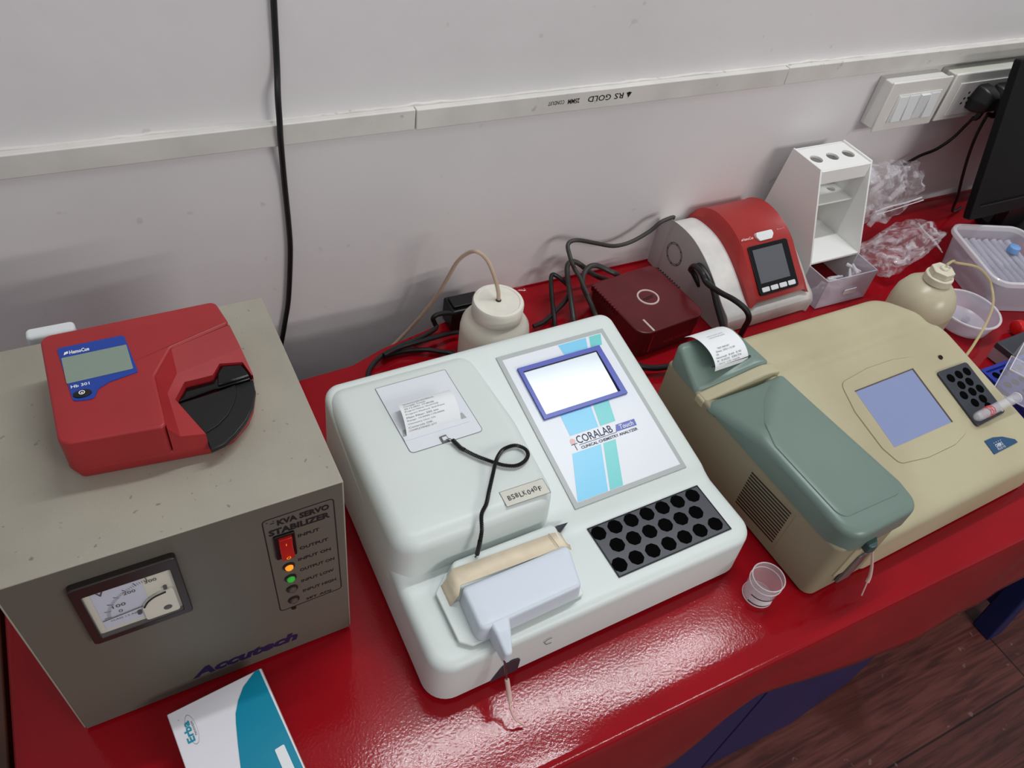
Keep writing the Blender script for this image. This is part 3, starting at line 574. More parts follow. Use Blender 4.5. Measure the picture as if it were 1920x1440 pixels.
bm = B(); lathe(bm, [(.0062, 0), (.0060, .0008), (.0035, .0012)], (0, 0, 0), 24, 0, Matrix.Translation((-.0590, -.3052, .2775)) @ Matrix.Diagonal((1, .62, 1, 1))); bt = obj('power_button', bm, 'black', dp, True)
bm = B(); ring(bm, .0014, .0021, Matrix.Translation((0, 0, .27885)), -.0590, -.3052, 0, 20); add_prism(bm, circle(.0007, 10, -.0590, -.3052), .2787, .2789); obj('power_symbol', bm, 'white2', dp, True)
bm = B(); pillow(bm, roundpoly(rect(-.099, -.184, -.062, -.171), .004), .2352, .001, .003); o = obj('white_box', bm, 'white2', loc=(-.075, -.172, 0), absolute=True); tag(o, 'narrow white box standing behind the stabilizer, only its top showing left of the red analyzer', 'box')

# ---------------------------------------------------------------- reagent carton
t = thing('reagent_carton', 'white and teal carton with a worn edge, lying on the red cloth at bottom left', 'box', (-.0325, -.50, 0), math.radians(7))
T0 = frame((-.0325, -.50, 0), math.radians(7)); inv = (Matrix.Translation((0, 0, -TH)) @ T0).inverted()
l = lambda x, y: tuple((inv @ Vector((x, y, 0)))[:2])
c0 = l(-.0700, -.4435); c1 = l(.0095, -.4325); xl, xr, yt = c0[0], c1[0], (c0[1]+c1[1])/2; yb = yt-.125
bm = B(); add_box(bm, (xl, yb, .0005), (xr, yt, .030)); obj('carton', bm, 'card', t, bevel=.0008, seg=2)
TT = Matrix.Translation((0, 0, .0301))
bm = B(); cur = [l(*p) for p in ((.0043, -.4341), (-.0080, -.4440), (-.0146, -.4539), (-.0190, -.4640), (-.0205, -.4720), (-.0228, -.4889), (-.0250, -.5085))]+[(xl+.043, yb+.002)]
poly(bm, [(p[0], p[1], .0002) for p in cur[::-1]]+[(xr-.002, yt-.001, .0002), (xr-.0012, yb+.002, .0002)][::1][::-1][::-1], 0, TT)
cv = [p for p in cur]; 
obj('teal_print', bm, 'teal', t)
bm = B(); add_box(bm, (xr-.0002, yb+.001, .001), (xr+.0003, yt-.001, .0298)); obj('edge', bm, 'cardedge', t, label='worn brownish edge')
bm = B(); p = l(.0075, -.5065); add_prism(bm, roundpoly([(p[0]-.0045, p[1]-.045), (p[0]+.0040, p[1]-.045), (p[0]+.0035, p[1]+.002), (p[0]-.0045, p[1]+.0015)], .0008, 2), .0003, .0005, 0, TT); obj('white_patch', bm, 'paper', t)  # plain white rectangle lying over the teal area
bm = B(); p = l(-.0525, -.4735); T = TT @ Matrix.Translation((p[0], p[1], .0)) @ Matrix.Rotation(PI/2, 4, 'Z'); text(bm, 'Erba', T, .0005, .0, .0185, .0060, 0, bold=.03)
obj('brand_lettering', bm, 'teal2', t)
bm = B(); ring(bm, .0130, .0134, T, .0105, .0000, 0, 40, .0002, .30); text(bm, 'MANNHEIM', T, .0045, -.0026, .0125, .0018, 0); text(bm, 'o', T, .0225, .0065, .001, .001); obj('small_lettering', bm, 'graytext', t)

# ---------------------------------------------------------------- white clinical chemistry analyzer
CY = math.radians(1.6)
t = thing('chemistry_analyzer', 'large white chemistry analyzer with a blue-striped touch panel, between the stabilizer and the cream analyzer', 'analyzer', (0.140, -0.514, 0), CY)
CF = Matrix.Translation((0.140, -0.514, 0)) @ Matrix.Rotation(CY, 4, 'Z'); CI = CF.inverted()
def cl(p): return CI @ Vector(p)
def cdeck(x, y): return 0.063 if y < .0785 else 0.063+max(0, min(1, (y-.088)/.010))*.0028+(y-0.0785)*0.2162
out = roundpoly([(0, 0), (0.365, 0.0), (0.362, 0.312), (0.004, 0.312)], [.022, .024, .016, .018], 8)
bm = B(); pillow(bm, out, cdeck, 0.006, 0.009, draft=.002, m=26, center=(.18, .15)); obj('casing', bm, 'white', t, angle=50)
hump = roundpoly([(0.0025, 0.0945), (0.168, 0.0945), (0.176, 0.200), (0.172, 0.308), (0.0055, 0.308)], [.022, .022, .05, .02, .018], 8)
bm = B(); pillow(bm, hump, lambda x, y: 0.1165, 0.050, 0.016, draft=.003, m=4, n=8); obj('printer_housing', bm, 'white', t, angle=60)
for x, y in ((.03, .03), (.335, .03), (.03, .28), (.335, .28)): bm = B(); lathe(bm, [(.010, 0), (.011, .007)], (x, y, 0), 16); obj('foot', bm, 'black', t)
bm = B(); T = plane((.056, .0004, 0.0), (1, 0, 0), (0, 0, 1)); add_prism(bm, roundpoly([(0, .004), (.030, .004), (.030, .028), (.022, .031), (.012, .028)], [.001, .002, .005, .006, .010], 4), .0012, .0030, 0, T); obj('front_vent_cover', bm, 'rack', t)
bm = B()
for a_, b_ in (((.110, .0505), (.1135, .0430)), ((.1135, .0430), (.119, .0425)), ((.110, .0505), (.1125, .0535)), ((.1125, .0535), (.1175, .054))):
    tube(bm, [(a_[0], -.0018, a_[1]-.012), (b_[0], -.0018, b_[1]-.012)], .0003, 6, smooth=False)
obj('pen_scratch', bm, 'graytext', t)

# touch panel on the sloping deck
tilt = math.atan(0.2162)
DT = plane((.1966, .0982, .0702), (1, 0, 0), (0, math.cos(tilt), math.sin(tilt)))
def dk(x, y): return (x-.1966, (y-.0982)/math.cos(tilt))
PW, PL = .1433, .1940
bm = B(); bd = .0055
add_prism(bm, rect(0, 0, PW, PL), -.002, .0012, 0, DT); pn = obj('touch_panel', bm, 'pgrey', t, bevel=.0005, seg=2)
bm = B(); add_prism(bm, rect(bd, bd, PW-bd, PL-bd), .0010, .0014, 0, DT); obj('panel_sheet', bm, 'panel', pn)
def pp(pts, z): return [(dk(*p)[0], dk(*p)[1], z) for p in pts]
bm = B()
poly(bm, pp([(.2745, .2815), (.2755, .2672), (.3072, .2672), (.3125, .2815)], .0016), 0, DT)
obj('sky_blue_stripe', bm, 'pblue', pn); bm = B()
poly(bm, pp([(.2330, .1990), (.2318, .1736), (.2680, .1736), (.2725, .1990)], .0016), 0, DT)
obj('sky_blue_stripe', bm, 'pblue', pn); bm = B()
poly(bm, pp([(.2236, .1540), (.2026, .1040), (.2400, .1040), (.2600, .1540)], .0016), 0, DT)
obj('sky_blue_stripe', bm, 'pblue', pn)
bm = B()
poly(bm, pp([(.3168, .2815), (.3115, .2672), (.3270, .2672), (.3331, .2815)], .0016), 0, DT)
obj('teal_stripe', bm, 'pteal', pn); bm = B()
poly(bm, pp([(.2755, .1990), (.2705, .1736), (.2905, .1736), (.2965, .1990)], .0016), 0, DT)
obj('teal_stripe', bm, 'pteal', pn); bm = B()
poly(bm, pp([(.2630, .1540), (.2425, .1040), (.2590, .1040), (.2790, .1540)], .0016), 0, DT)
obj('teal_stripe', bm, 'pteal', pn)
fo = [dk(.2126, .1994), dk(.3215, .1994), dk(.3215, .2662), dk(.2126, .2662)]; fi = [dk(.2172, .2042), dk(.3145, .2042), dk(.3145, .2606), dk(.2172, .2606)]
bm = B(); loopframe(bm, fo, fi, DT, .0046, 0, .0012); sf = obj('screen_frame', bm, 'pframe', pn)
bm = B(); add_prism(bm, fi, -.0004, .0, 0, DT @ Matrix.Translation((0, fi[0][1], .0014)) @ Matrix.Rotation(math.radians(2.6), 4, 'X') @ Matrix.Translation((0, -fi[0][1], 0))); obj('screen', bm, 'screen', sf)
bm = B(); q = [(fi[3][0], fi[3][1]-.0014), (fi[2][0]-.0014, fi[2][1]-.0014), (fi[1][0]-.0014, fi[1][1]), fi[1], fi[2], fi[3]]; add_prism(bm, q, -.0002, .0002, 0, DT @ Matrix.Translation((0, fi[0][1], .0014)) @ Matrix.Rotation(math.radians(2.6), 4, 'X') @ Matrix.Translation((0, -fi[0][1], 0))); obj('screen_gap', bm, 'ink', sf)
TT = DT @ Matrix.Translation((0, 0, .0014))
def dd(x, y): p = dk(x, y); return p
bm = B(); x0, y0 = dd(.2360, .1622); text(bm, 'CORALAB', TT, x0, y0, .0455, .0093, 0, bold=.005)
x1, y1 = dd(.2362, .1606); poly(bm, [(x1, y1, .0003), (x1+.0485, y1, .0003), (x1+.0485, y1+.0005, .0003), (x1, y1+.0005, .0003)], 0, TT)
x1, y1 = dd(.2368, .1556); text(bm, 'CLINICAL CHEMISTRY ANALYZER', TT, x1, y1, .0735, .0034, 0, bold=.02)
x1, y1 = dd(.2842, .1614); poly(bm, [(x1, y1, .0003), (x1+.0275, y1-.0003, .0003), (x1+.0285, y1+.0078, .0003), (x1+.0040, y1+.0080, .0003)], 1, TT)
text(bm, 'Touch', TT, x1+.0065, y1+.0012, .0180, .0055, 2, bold=.01, shear=.2, lift=.0005)
x1, y1 = dd(.2275, .1560); poly(bm, [(x1, y1+.0072, .0003), (x1+.0075, y1+.0072, .0003), (x1+.0075, y1+.0079, .0003), (x1, y1+.0079, .0003)], 0, TT)
poly(bm, [(x1+.0034, y1, .0003), (x1+.0041, y1, .0003), (x1+.0041, y1+.0072, .0003), (x1+.0034, y1+.0072, .0003)], 0, TT)
poly(bm, [(p[0], p[1], .0003) for p in circle(.0033, 16, x1+.0037, y1+.0112)], 3, TT)
obj('lettering', bm, ['navy', 'pframe', 'white2', 'pink'], pn)

# sample rack
bm = B(); add_prism(bm, rect(.2005, .0178, .3400, .0760), .0630, .0640); hx = []
rk = obj('sample_rack', bm, 'rack', t, bevel=.0004, seg=2)
for y, xs in ((.0676, [.2077+.01998*k for k in range(7)]), (.0486, [.2180+.01998*k for k in range(6)]), (.0286, [.2077+.02010*k for k in range(7)])):
    for x in xs: bm = B(); add_prism(bm, roundpoly([(x+.0083*math.cos(PI/8+PI/4*k), y+.0083*math.sin(PI/8+PI/4*k)) for k in range(8)], .0025, 2), .0641, .0644); hx.append(obj('rack_hole', bm, 'hole', rk))
bm = B(); fo = rect(.1995, .0168, .3410, .0770); loopframe(bm, fo, inset(fo, .0010), I4, .0643, 0, .0632); obj('rack_rim', bm, 'ink', rk)

# printer door, paper, latch
D0 = Matrix.Translation((0, 0, .1166))
dr = roundpoly([(.0560, .1940), (.1340, .1940), (.1335, .2865), (.0545, .2865)], [.004, .004, .0008, .0008], 4)
bm = B(); add_prism(bm, inset(dr, -.0006), .0, .00025, 0, D0); obj('door_gap', bm, 'graytext', t)
bm = B(); add_prism(bm, dr, .0, .0005, 0, D0); door = obj('printer_door', bm, 'panel', t, bevel=.0003, seg=2)
bm = B(); poly(bm, [(.0560, .2150, .0008), (.1260, .2150, .0008), (.1245, .2235, .0008), (.0590, .2235, .0008)], 0, D0)
obj('paper_slot', bm, 'pgrey', door)
bm = B(); add_prism(bm, rect(.0560, .2095, .1265, .2150), .0004, .0012, 0, D0)
for k in range(46): x = .0600+k*.0013; add_prism(bm, [(x, .2150), (x+.0011, .2150), (x+.00055, .2162)], .0006, .0012, 0, D0)
obj('tear_bar', bm, 'panel', door)
def strip(bm, x0, x1, prof, T, mi=0, thick=.00018, skew=0):
    a = []; 
    for k, (y, z) in enumerate(prof): f = k/(len(prof)-1); a.append(((x0+skew*f, y, z), (x1+skew*f*.55, y, z)))
    V = [[bm.verts.new(T @ Vector(p)) for p in r] for r in a]; W2 = [[bm.verts.new(T @ (Vector(p)+Vector((0, 0, thick)))) for p in r] for r in a]
    for i in range(len(V)-1):
        for X, fl in ((V, 0), (W2, 1)): bm.faces.new([X[i][0], X[i][1], X[i+1][1], X[i+1][0]]).material_index = mi
        bm.faces.new([V[i][0], V[i+1][0], W2[i+1][0], W2[i][0]]); bm.faces.new([V[i][1], V[i+1][1], W2[i+1][1], W2[i][1]])
PR = [(.2152, .0004), (.2180, .0042), (.2230, .0085), (.2300, .0120), (.2380, .0135), (.2450, .0125), (.2500, .0095)]
SP = [(p.x, p.y) for p in [Vector((a.y, a.z)) for a in spline([(0, y, z) for y, z in PR], 5)]]
t2 = thing('receipt_paper', 'printed receipt paper curling out of the white analyzer printer', 'receipt', (0.140, -0.514, 0), CY)
bm = B(); strip(bm, .0600, .1195, SP, D0, skew=.004); obj('paper', bm, 'paper', t2, angle=60)
def on_strip(SPp, s):
    L0 = 0
    for a, b in zip(SPp, SPp[1:]):
        d = math.hypot(b[0]-a[0], b[1]-a[1])
        if L0+d >= s: f = (s-L0)/d; return (a[0]+(b[0]-a[0])*f, a[1]+(b[1]-a[1])*f, math.atan2(b[1]-a[1], b[0]-a[0]))
        L0 += d
    return (SPp[-1][0], SPp[-1][1], 0)
bm = B()
for k, (s_, w_) in enumerate([('COMPLETENESS QTY', .030), ('Controls OK', .026), ('Chemistry Unit: U/L', .0300), ('Range: 10.0000-170.0000', .040), ('Main Filter: 505 nm', .034), ('Program Method: 2nd Point', .042), ('Program Name: GLUCOSE', .036), ('23.12.2021 17:40:06', .032), ('Coralab Touch', .0235), ('TECHNOLOGIES BIOMEDICAL', .034)]):
    y, z, an = on_strip(SP, .0030+k*.0033); T = D0 @ plane((.0635+.0004*k, y, z+.0003), (1, 0, 0), (0, math.cos(an), math.sin(an)))
    text(bm, s_, T, 0, 0, w_, .0019, 0)
obj('printed_lines', bm, 'graytext', t2)
bm = B(); add_prism(bm, [(.0892, .1934), (.0972, .1938), (.0965, .2023), (.0892, .2018)], .0006, .0016, 0, D0); lt = obj('door_latch', bm, 'graytext', t)
bm = B(); add_prism(bm, rect(.0905, .1950, .0955, .1990), .0016, .0035, 0, D0); obj('latch_hook', bm, 'white2', lt, bevel=.0004, seg=2)

# stylus with a coiled leash
t3 = thing('stylus_leash', 'black coiled stylus leash looped on top of the white analyzer', 'leash', (0.140, -0.514, 0), CY)
pth = [(.2335, -.3200, 0), (.237, -.332, 0), (.247, -.346, 0), (.260, -.3595, 0), (.2690, -.3670, 0), (.2790, -.3710, 0), (.2890, -.3690, 0), (.2960, -.3630, 0), (.2965, -.3550, 0), (.2890, -.3478, 0), (.2770, -.3480, 0), (.2680, -.3545, .003), (.2600, -.3630, .0045), (.2520, -.3740, .002), (.2420, -.3880, 0), (.2330, -.4010, 0), (.2240, -.4100, -.0008)]
P3 = [cl((p[0], p[1], .1206+p[2])) for p in pth]; P3.append(cl((.2190, -.4225, .1150))); P3.append(cl((.2150, -.4290, .1020)))
sp = spline([tuple(p) for p in P3[1:]], 8)
bm = B(); cum = [0]
for a, b in zip(sp, sp[1:]): cum.append(cum[-1]+(b-a).length)
hel = []; pitch = .0016; total = cum[-1]; nst = int(total/pitch*7)
for k in range(nst+1):
    s = total*k/nst; j = max(i for i in range(len(cum)) if cum[i] <= s+1e-12); j = min(j, len(sp)-2); f = (s-cum[j])/max(1e-9, cum[j+1]-cum[j]); c = sp[j].lerp(sp[j+1], f); tg = (sp[j+1]-sp[j]).normalized()
    u = Vector((0, 0, 1)).cross(tg).normalized(); w = tg.cross(u); a = 2*PI*s/pitch; hel.append(c+(u*math.cos(a)+w*math.sin(a))*.0015)
tube(bm, hel, .0007, 5, smooth=False); tube(bm, [tuple(p) for p in sp], .0014, 8, smooth=False); obj('coiled_cord', bm, 'black', t3)
bm = B(); tube(bm, [tuple(P3[0]), tuple(P3[1]), tuple(P3[1].lerp(P3[2], .25))], .0022, 10, smooth=False); obj('end_sleeve', bm, 'black', t3)
e = P3[-1]; e2 = cl((.2130, -.4310, .0900)); bm = B(); tube(bm, [tuple(P3[-2].lerp(e, .7)), tuple(e), tuple(e2)], .0022, 10, smooth=False); obj('end_sleeve', bm, 'black', t3)
bm = B(); a = Vector((.0935, .1945, .1210)); tube(bm, [tuple(a), tuple(P3[0].lerp(a, .5)+Vector((-.001, -.0012, 0))), tuple(P3[0])], .0004, 6); tube(bm, [tuple(a+Vector((.0025, 0, 0))), tuple(P3[0].lerp(a, .5)+Vector((.0015, 0, 0))), tuple(P3[0])], .0004, 6)
tube(bm, [tuple(e2), tuple(cl((.2080, -.4315, .0800))), tuple(cl((.2000, -.4310, .0720)))], .0006, 6); obj('thread', bm, 'ink', t3)
t = thing('stylus', 'dark stylus tip lying behind the taped module on the white analyzer', 'stylus', (0.30, -0.43, 0.0655))
bm = B(); a = Vector((.2950, -.4290, .0735)); b = Vector((.3190, -.4215, .0710)); tube(bm, [tuple(a+(a-b)*1.2), tuple(a), tuple(a.lerp(b, .45)), tuple(b)], lambda u: .0040*(1 if u < .75 else (1-u)*3.9+.03), 14, smooth=False); obj('barrel', bm, 'rack', t, True)

# handwritten label
t = thing('handwritten_label', 'small paper strip with handwritten code BS8LK040F on the white analyzer', 'label', (0.2512, -0.4086, .1166))
bm = B(); add_prism(bm, [(0, -.0005), (.0462, -.0005), (.0465, .0168), (.0002, .0168)], .0001, .0003); obj('paper_strip', bm, 'offwhite', t)
bm = B(); loopframe(bm, rect(-.0003, -.0008, .0468, .0171), inset(rect(-.0003, -.0008, .0468, .0171), .0004), I4, .00035, 0, .0001); obj('strip_border', bm, 'graytext', t)
bm = B(); x = .0045
for i, ch in enumerate('BS8LK040F'): text(bm, ch, Matrix.Translation((0, 0, .0004)) @ Matrix.Rotation(.05*((i*7) % 5-2)*.3, 4, 'Z'), x, .0050+.0005*((i*3) % 3), .0031, .0052+.0004*(i % 2), 0, bold=.0); x += .0041
obj('handwriting', bm, 'ink', t)

# taped sampling module with steel probe
t = thing('sampling_module', 'bluish white sampling module with masking tape and steel probe, on the white analyzer', 'module', (0.235, -0.46, .0642))
lowpoly = roundpoly([(.1690, -.4940), (.1790, -.5020), (.2960, -.4960), (.3010, -.4500), (.2970, -.4240), (.1840, -.4270), (.1680, -.4430)], [.003, .004, .003, .002, .004, .006, .003])
bm = B(); add_prism(bm, lowpoly, .0660, .0690); obj('base_flange', bm, 'white', t, True, bevel=.001)
back = roundpoly([(.1830, -.4560), (.2985, -.4500), (.2985, -.4240), (.1870, -.4270)], [.005, .005, .006, .009], 6)
bm = B(); pillow(bm, back, .0865, .0692, .0035, draft=.003, m=3); obj('rear_cover', bm, 'white', t, True)
blk = roundpoly([(.1850, -.5010), (.2900, -.4955), (.2995, -.4515), (.1860, -.4560)], [.007, .0055, .0055, .0055], 6)
bm = B(); pillow(bm, blk, lambda x, y: .0890-max(0, -y-.497)*.18, .0700, .0040, draft=.0015, m=5, center=(.24, -.476)); obj('front_cover', bm, 'module', t, True, angle=60)
bm = B(); add_prism(bm, roundpoly([(.1860, -.4985), (.2900, -.4935), (.2990, -.4520), (.1870, -.4560)], .003), .0640, .0705); obj('cover_plinth', bm, 'white', t, True, bevel=.001)
bm = B(); pillow(bm, roundpoly([(.1975, -.5260), (.2045, -.5265), (.2170, -.4900), (.1950, -.4900)], [.0032, .0032, .004, .004], 4), lambda x, y: .0884-max(0, -y-.508)*.35, .0660, .0030, m=8); obj('probe_nose', bm, 'module', t, True)
bm = B()
prof = [(.1735, .0665), (.1770, .0700), (.1800, .0765), (.1825, .0830), (.1870, .0862), (.2200, .0864), (.2600, .0864), (.2900, .0863), (.2975, .0850), (.3020, .0790)]
y0s = lambda x: (-.4350+.0000, -.4530) if x > .186 else (-.4375, -.4600)
V = [[bm.verts.new((x, y0s(x)[j], z+.0010)) for j in (0, 1)] for x, z in prof]
for a, b in zip(V, V[1:]): bm.faces.new([a[0], a[1], b[1], b[0]])
o = obj('masking_tape', bm, 'tape', t, True, angle=60); s_ = o.modifiers.new('thickness', 'SOLIDIFY'); s_.thickness = .0003
bm = B(); poly(bm, [(.2860, -.4352, .0894), (.2868, -.4352, .0894), (.2890, -.4525, .0894), (.2882, -.4525, .0894)]); obj('tape_crease', bm, 'creamd', t, True)
bm = B(); v = [bm.verts.new(p) for p in ((.2990, -.4440, .0720), (.3040, -.4420, .0745), (.3085, -.4450, .0710), (.3075, -.4500, .0700), (.3030, -.4490, .0740), (.3000, -.4500, .0700), (.3035, -.4460, .0775))]
for f in ((0, 1, 6), (1, 2, 6), (2, 3, 6), (3, 4, 6), (4, 5, 6), (5, 0, 6)): bm.faces.new([v[i] for i in f])
o = obj('tape_curl', bm, 'tape', t, True); s_ = o.modifiers.new('thickness', 'SOLIDIFY'); s_.thickness = .0004
bm = B(); tube(bm, [(.1985, -.5215, .0760), (.1990, -.5260, .0660), (.2000, -.5330, .0470), (.2002, -.5370, .0400)], .0011, 10); pr = obj('steel_probe', bm, 'steel', t, True)
bm = B(); tube(bm, [(.2000, -.5335, .0470), (.2005, -.5400, .0340), (.2000, -.5450, .0270)], .0022, 10); obj('probe_sleeve', bm, 'tube', pr, True)
bm = B(); tube(bm, [(.2000, -.5440, .0280), (.1990, -.5500, .0220), (.2010, -.5570, .0130), (.2060, -.5600, .0070), (.2090, -.5620, .0040)], .0011, 8); obj('probe_tube', bm, 'tube', pr, True)

# ---------------------------------------------------------------- small clear cup
t = thing('sample_cup', 'small clear plastic cup with a label, between the fronts of the two analyzers', 'cup', (0.5010, -0.5395, 0))
bm = B(); lathe(bm, [(.0005, .0006), (.0150, .0006), (.0158, .003), (.0166, .0255), (.0170, .0285), (.0170, .0370), (.0162, .0370), (.0158, .0285), (.0150, .003), (.0142, .0018), (.0005, .0018)], n=48, closed=True); obj('cup_wall', bm, 'clearglass', t)
bm = B()
for z in (.0285, .0370):
    bm = B(); lathe(bm, [(.0170, z-.0006), (.0176, z), (.0170, z+.0006), (.0165, z)], n=48, closed=True); obj('rim', bm, 'clear2', t)
bm = B(); lathe(bm, [(.0158, 0.0008), (.0164, .0016), (.0158, .0024)], n=48, closed=True)
obj('base_ring', bm, 'clear2', t)
bm = B(); n = 14
for (z0, z1, mi) in ((.0045, .0175, 0), (.0045, .0061, 1), (.0160, .0177, 1)):
    for k in range(n):
        a0 = math.radians(-172+k*6.2); a1 = math.radians(-172+(k+1)*6.2); r = lambda z: .0161+(z-.003)*.040+(.0003 if mi else .0001)
        poly(bm, [(r(z0)*math.cos(a0), r(z0)*math.sin(a0), z0), (r(z0)*math.cos(a1), r(z0)*math.sin(a1), z0), (r(z1)*math.cos(a1), r(z1)*math.sin(a1), z1), (r(z1)*math.cos(a0), r(z1)*math.sin(a0), z1)], mi)
obj('cup_label', bm, ['paper', 'ink'], t)

# ---------------------------------------------------------------- cream semi-auto analyzer
KY = math.radians(2.3)
t = thing('biochemistry_analyzer', 'cream analyzer with sage green lid and pale blue square screen, right of the white analyzer', 'analyzer', (0.549, -0.563, 0), KY)
def kd(x, y):
    if y > .224: return .1180-max(0, y-.262)*.3
    z = .0800+(y-.0802)*.264
    if y > .190: z = min(z, .118)
    if .196 < y < .216 and x > .088: z -= .0030*math.sin((y-.196)/.020*PI)
    return z
kout = roundpoly([(.074, -.001), (.400, -.001), (.379, .190), (.325, .268), (.074, .2755)], [.014, .025, .05, .05, .014], 8)
bm = B(); pillow(bm, kout, kd, .004, .012, draft=.001, m=34, n=7, center=(.24, .14)); obj('casing', bm, 'cream', t, angle=60)
bm = B(); pillow(bm, roundpoly([(-.0012, -.0005), (.100, -.0005), (.093, .288), (-.0012, .290)], [.012, .020, .008, .006], 6), lambda x, y: .0905, .004, .004, draft=.0, m=3); obj('left_housing', bm, 'creamd', t)
# lid and printer cover
def lidz(x, y):
    z = .1178; nx_, ny_ = -.62, .785; d = (x-.094)*nx_+(y-.206)*ny_
    if d > 0: z -= min(.030, d*.42)
    return z-.10*max(0, .03-y)*.6
lid = roundpoly([(-.0015, -.004), (.103, -.002), (.106, .030), (.0935, .204), (.060, .2065), (-.0020, .2200)], [.024, .026, .01, .0095, .05, .0095], 7)
bm = B(); pillow(bm, lid, lidz, .0868, .0085, m=16, n=7, center=(.045, .105)); lo = obj('lid', bm, 'green', t, angle=60)
arc = [(.0060, .0200), (.0940, .0180), (.0975, .0500), (.0885, .2000), (.0700, .1965), (.0450, .1800), (.0180, .1500), (.0060, .1200)]
bm = B(); pillow(bm, roundpoly(arc, [.012, .012, .01, .004, .03, .03, .03, .01], 5), lambda x, y: lidz(x, y)+.0012 if lidz(x, y) > .1168 else lidz(x, y)+.0004, .110, .0011, m=10, n=3, center=(.055, .10)); obj('lid_plateau', bm, 'green', lo, angle=60)
bm = B(); pillow(bm, roundpoly([(-.0022, .2185), (.092, .2040), (.0915, .2200), (-.0018, .2340)], .0028, 3), lambda x, y: .1196-.030*max(0, min(1, 1-x/.075)), .080, .0025, m=6); obj('cream_band', bm, 'cream', t, label='cream band between lid and printer cover')
cov = roundpoly([(-.0020, .2335), (.0905, .2195), (.0860, .2900), (-.0010, .2880)], [.0062, .0062, .0065, .010], 5)
bm = B(); pillow(bm, cov, lambda x, y: .1200-.028*max(0, min(1, 1-x/.075))*max(0, min(1, 1-(y-.2335)/.045)), .088, .006, m=10, n=6); pc = obj('printer_cover', bm, 'green', t, angle=60)
bm = B(); poly(bm, [(.0145, .2385, .1206), (.0727, .2365, .1206), (.0727, .2387, .1206), (.0145, .2407, .1206)]); obj('paper_slot', bm, 'ink', pc)
t2 = thing('printout', 'white printout curling back out of the green printer cover', 'receipt', (0.549, -0.563, 0), KY)
PR2 = [(.2365, .1150), (.2372, .1230), (.2420, .1330), (.2510, .1420), (.2620, .1470), (.2720, .1450), (.2790, .1370)]
PR2 = [(.2365, .1150), (.2385, .1215), (.2440, .1270), (.2520, .1310), (.2620, .1325), (.2740, .1315), (.2850, .1270), (.2940, .1190)]
S2 = [(a.y, a.z) for a in spline([(0, y, z) for y, z in PR2], 6)]
bm = B(); strip(bm, .0190, .0690, S2, I4, skew=-.002); obj('paper', bm, 'paper', t2, angle=60)
bm = B()
for k, (s_, w_, x) in enumerate([('GLU  110  mg/dL', .032, .024), ('K  0.0231  DELTA', .036, .023), ('Normal  0.60  0.95', .037, .023), ('CR', .004, .024), ('Date: 2021.12.30', .028, .026), ('TEST REPORT', .018, .030)]):
    y, z, an = on_strip(S2, .0068+k*.0036); T = plane((x, y-.0002, z+.0003), (1, 0, 0), (0, math.cos(an), math.sin(an))); text(bm, s_, T, 0, 0, w_, .0021, 0)
for k in range(2): y, z, an = on_strip(S2, .041+k*.0036); T = plane((.030, y, z+.0004), (1, 0, 0), (0, math.cos(an), math.sin(an))); text(bm, 'CREATININE JAFFE', T, 0, 0, .024, .0018, 0)
obj('printed_lines', bm, 'graytext', t2)
# screen and bezel on the sloping deck
kt = math.atan(.264); KT = plane((.175, .0802, .0803), (1, 0, 0), (0, math.cos(kt), math.sin(kt)))
kk = lambda x, y: (x-.175, (y-.0802)/math.cos(kt))
bz = [kk(*p) for p in roundpoly([(.1640, .1700), (.1565, .1330), (.1590, .0850), (.1680, .0620), (.2117, .0555), (.2600, .0560), (.2880, .0630), (.2990, .0900), (.2985, .1350), (.2920, .1690), (.2600, .1745), (.2150, .1755)], .011, 4)]
bm = B(); add_prism(bm, inset(bz, -.0004), -.001, .0004, 1, KT); add_prism(bm, bz, -.001, .0009, 0, KT); be = obj('screen_bezel', bm, ['cream', 'creamd'], t, bevel=.0004, seg=2)
bm = B(); sc4 = [(0, 0), (.1024, 0), (.1024, .0768), (0, .0768)]; add_prism(bm, sc4, .0008, .0011, 0, KT); so = obj('screen', bm, 'lcdblue', be)
bm = B(); 
for k in range(1, 7): x = .1024*k/7; poly(bm, [(x, .002, .0013), (x+.0005, .002, .0013), (x+.0005, .0755, .0013), (x, .0755, .0013)], 0, KT)
obj('screen_lines', bm, 'pframe', so) if False else bm.free()
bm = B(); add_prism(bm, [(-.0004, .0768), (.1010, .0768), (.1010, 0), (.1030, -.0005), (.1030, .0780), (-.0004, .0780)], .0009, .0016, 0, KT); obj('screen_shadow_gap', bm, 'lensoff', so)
rp = [kk(*p) for p in roundpoly([(.3065, .0632), (.3632, .0655), (.3630, .1388), (.3072, .1402)], .004, 4)]
bm = B(); add_prism(bm, rp, -.001, .0030, 0, KT); rk = obj('tube_rack', bm, 'rack', t, bevel=.0008, seg=2)
for x, y in ((.3202, .1272), (.3360, .1275), (.3516, .1274), (.3278, .1147), (.3436, .1148), (.3202, .1026), (.3366, .1025), (.3512, .1023), (.3279, .0895), (.3441, .0900), (.3440, .1270-.0480)):
    p = kk(x, y); bm = B(); add_prism(bm, circle(.0058, 20, p[0], p[1]), .0029, .0033, 0, KT); obj('rack_hole', bm, 'hole', rk)
p = kk(.3590, .0690); bm = B(); lathe(bm, [(.0022, .0029), (.0020, .0036)], (p[0], p[1], 0), 14, 0, KT); obj('rack_pin', bm, 'silver', rk)
p = kk(.3321, .1561); bm = B(); lathe(bm, [(.0032, .0), (.0030, .0012), (.0018, .0014), (.0018, .0008)], (p[0], p[1], 0), 18, 0, KT); obj('indicator_lamp', bm, 'screw', t)
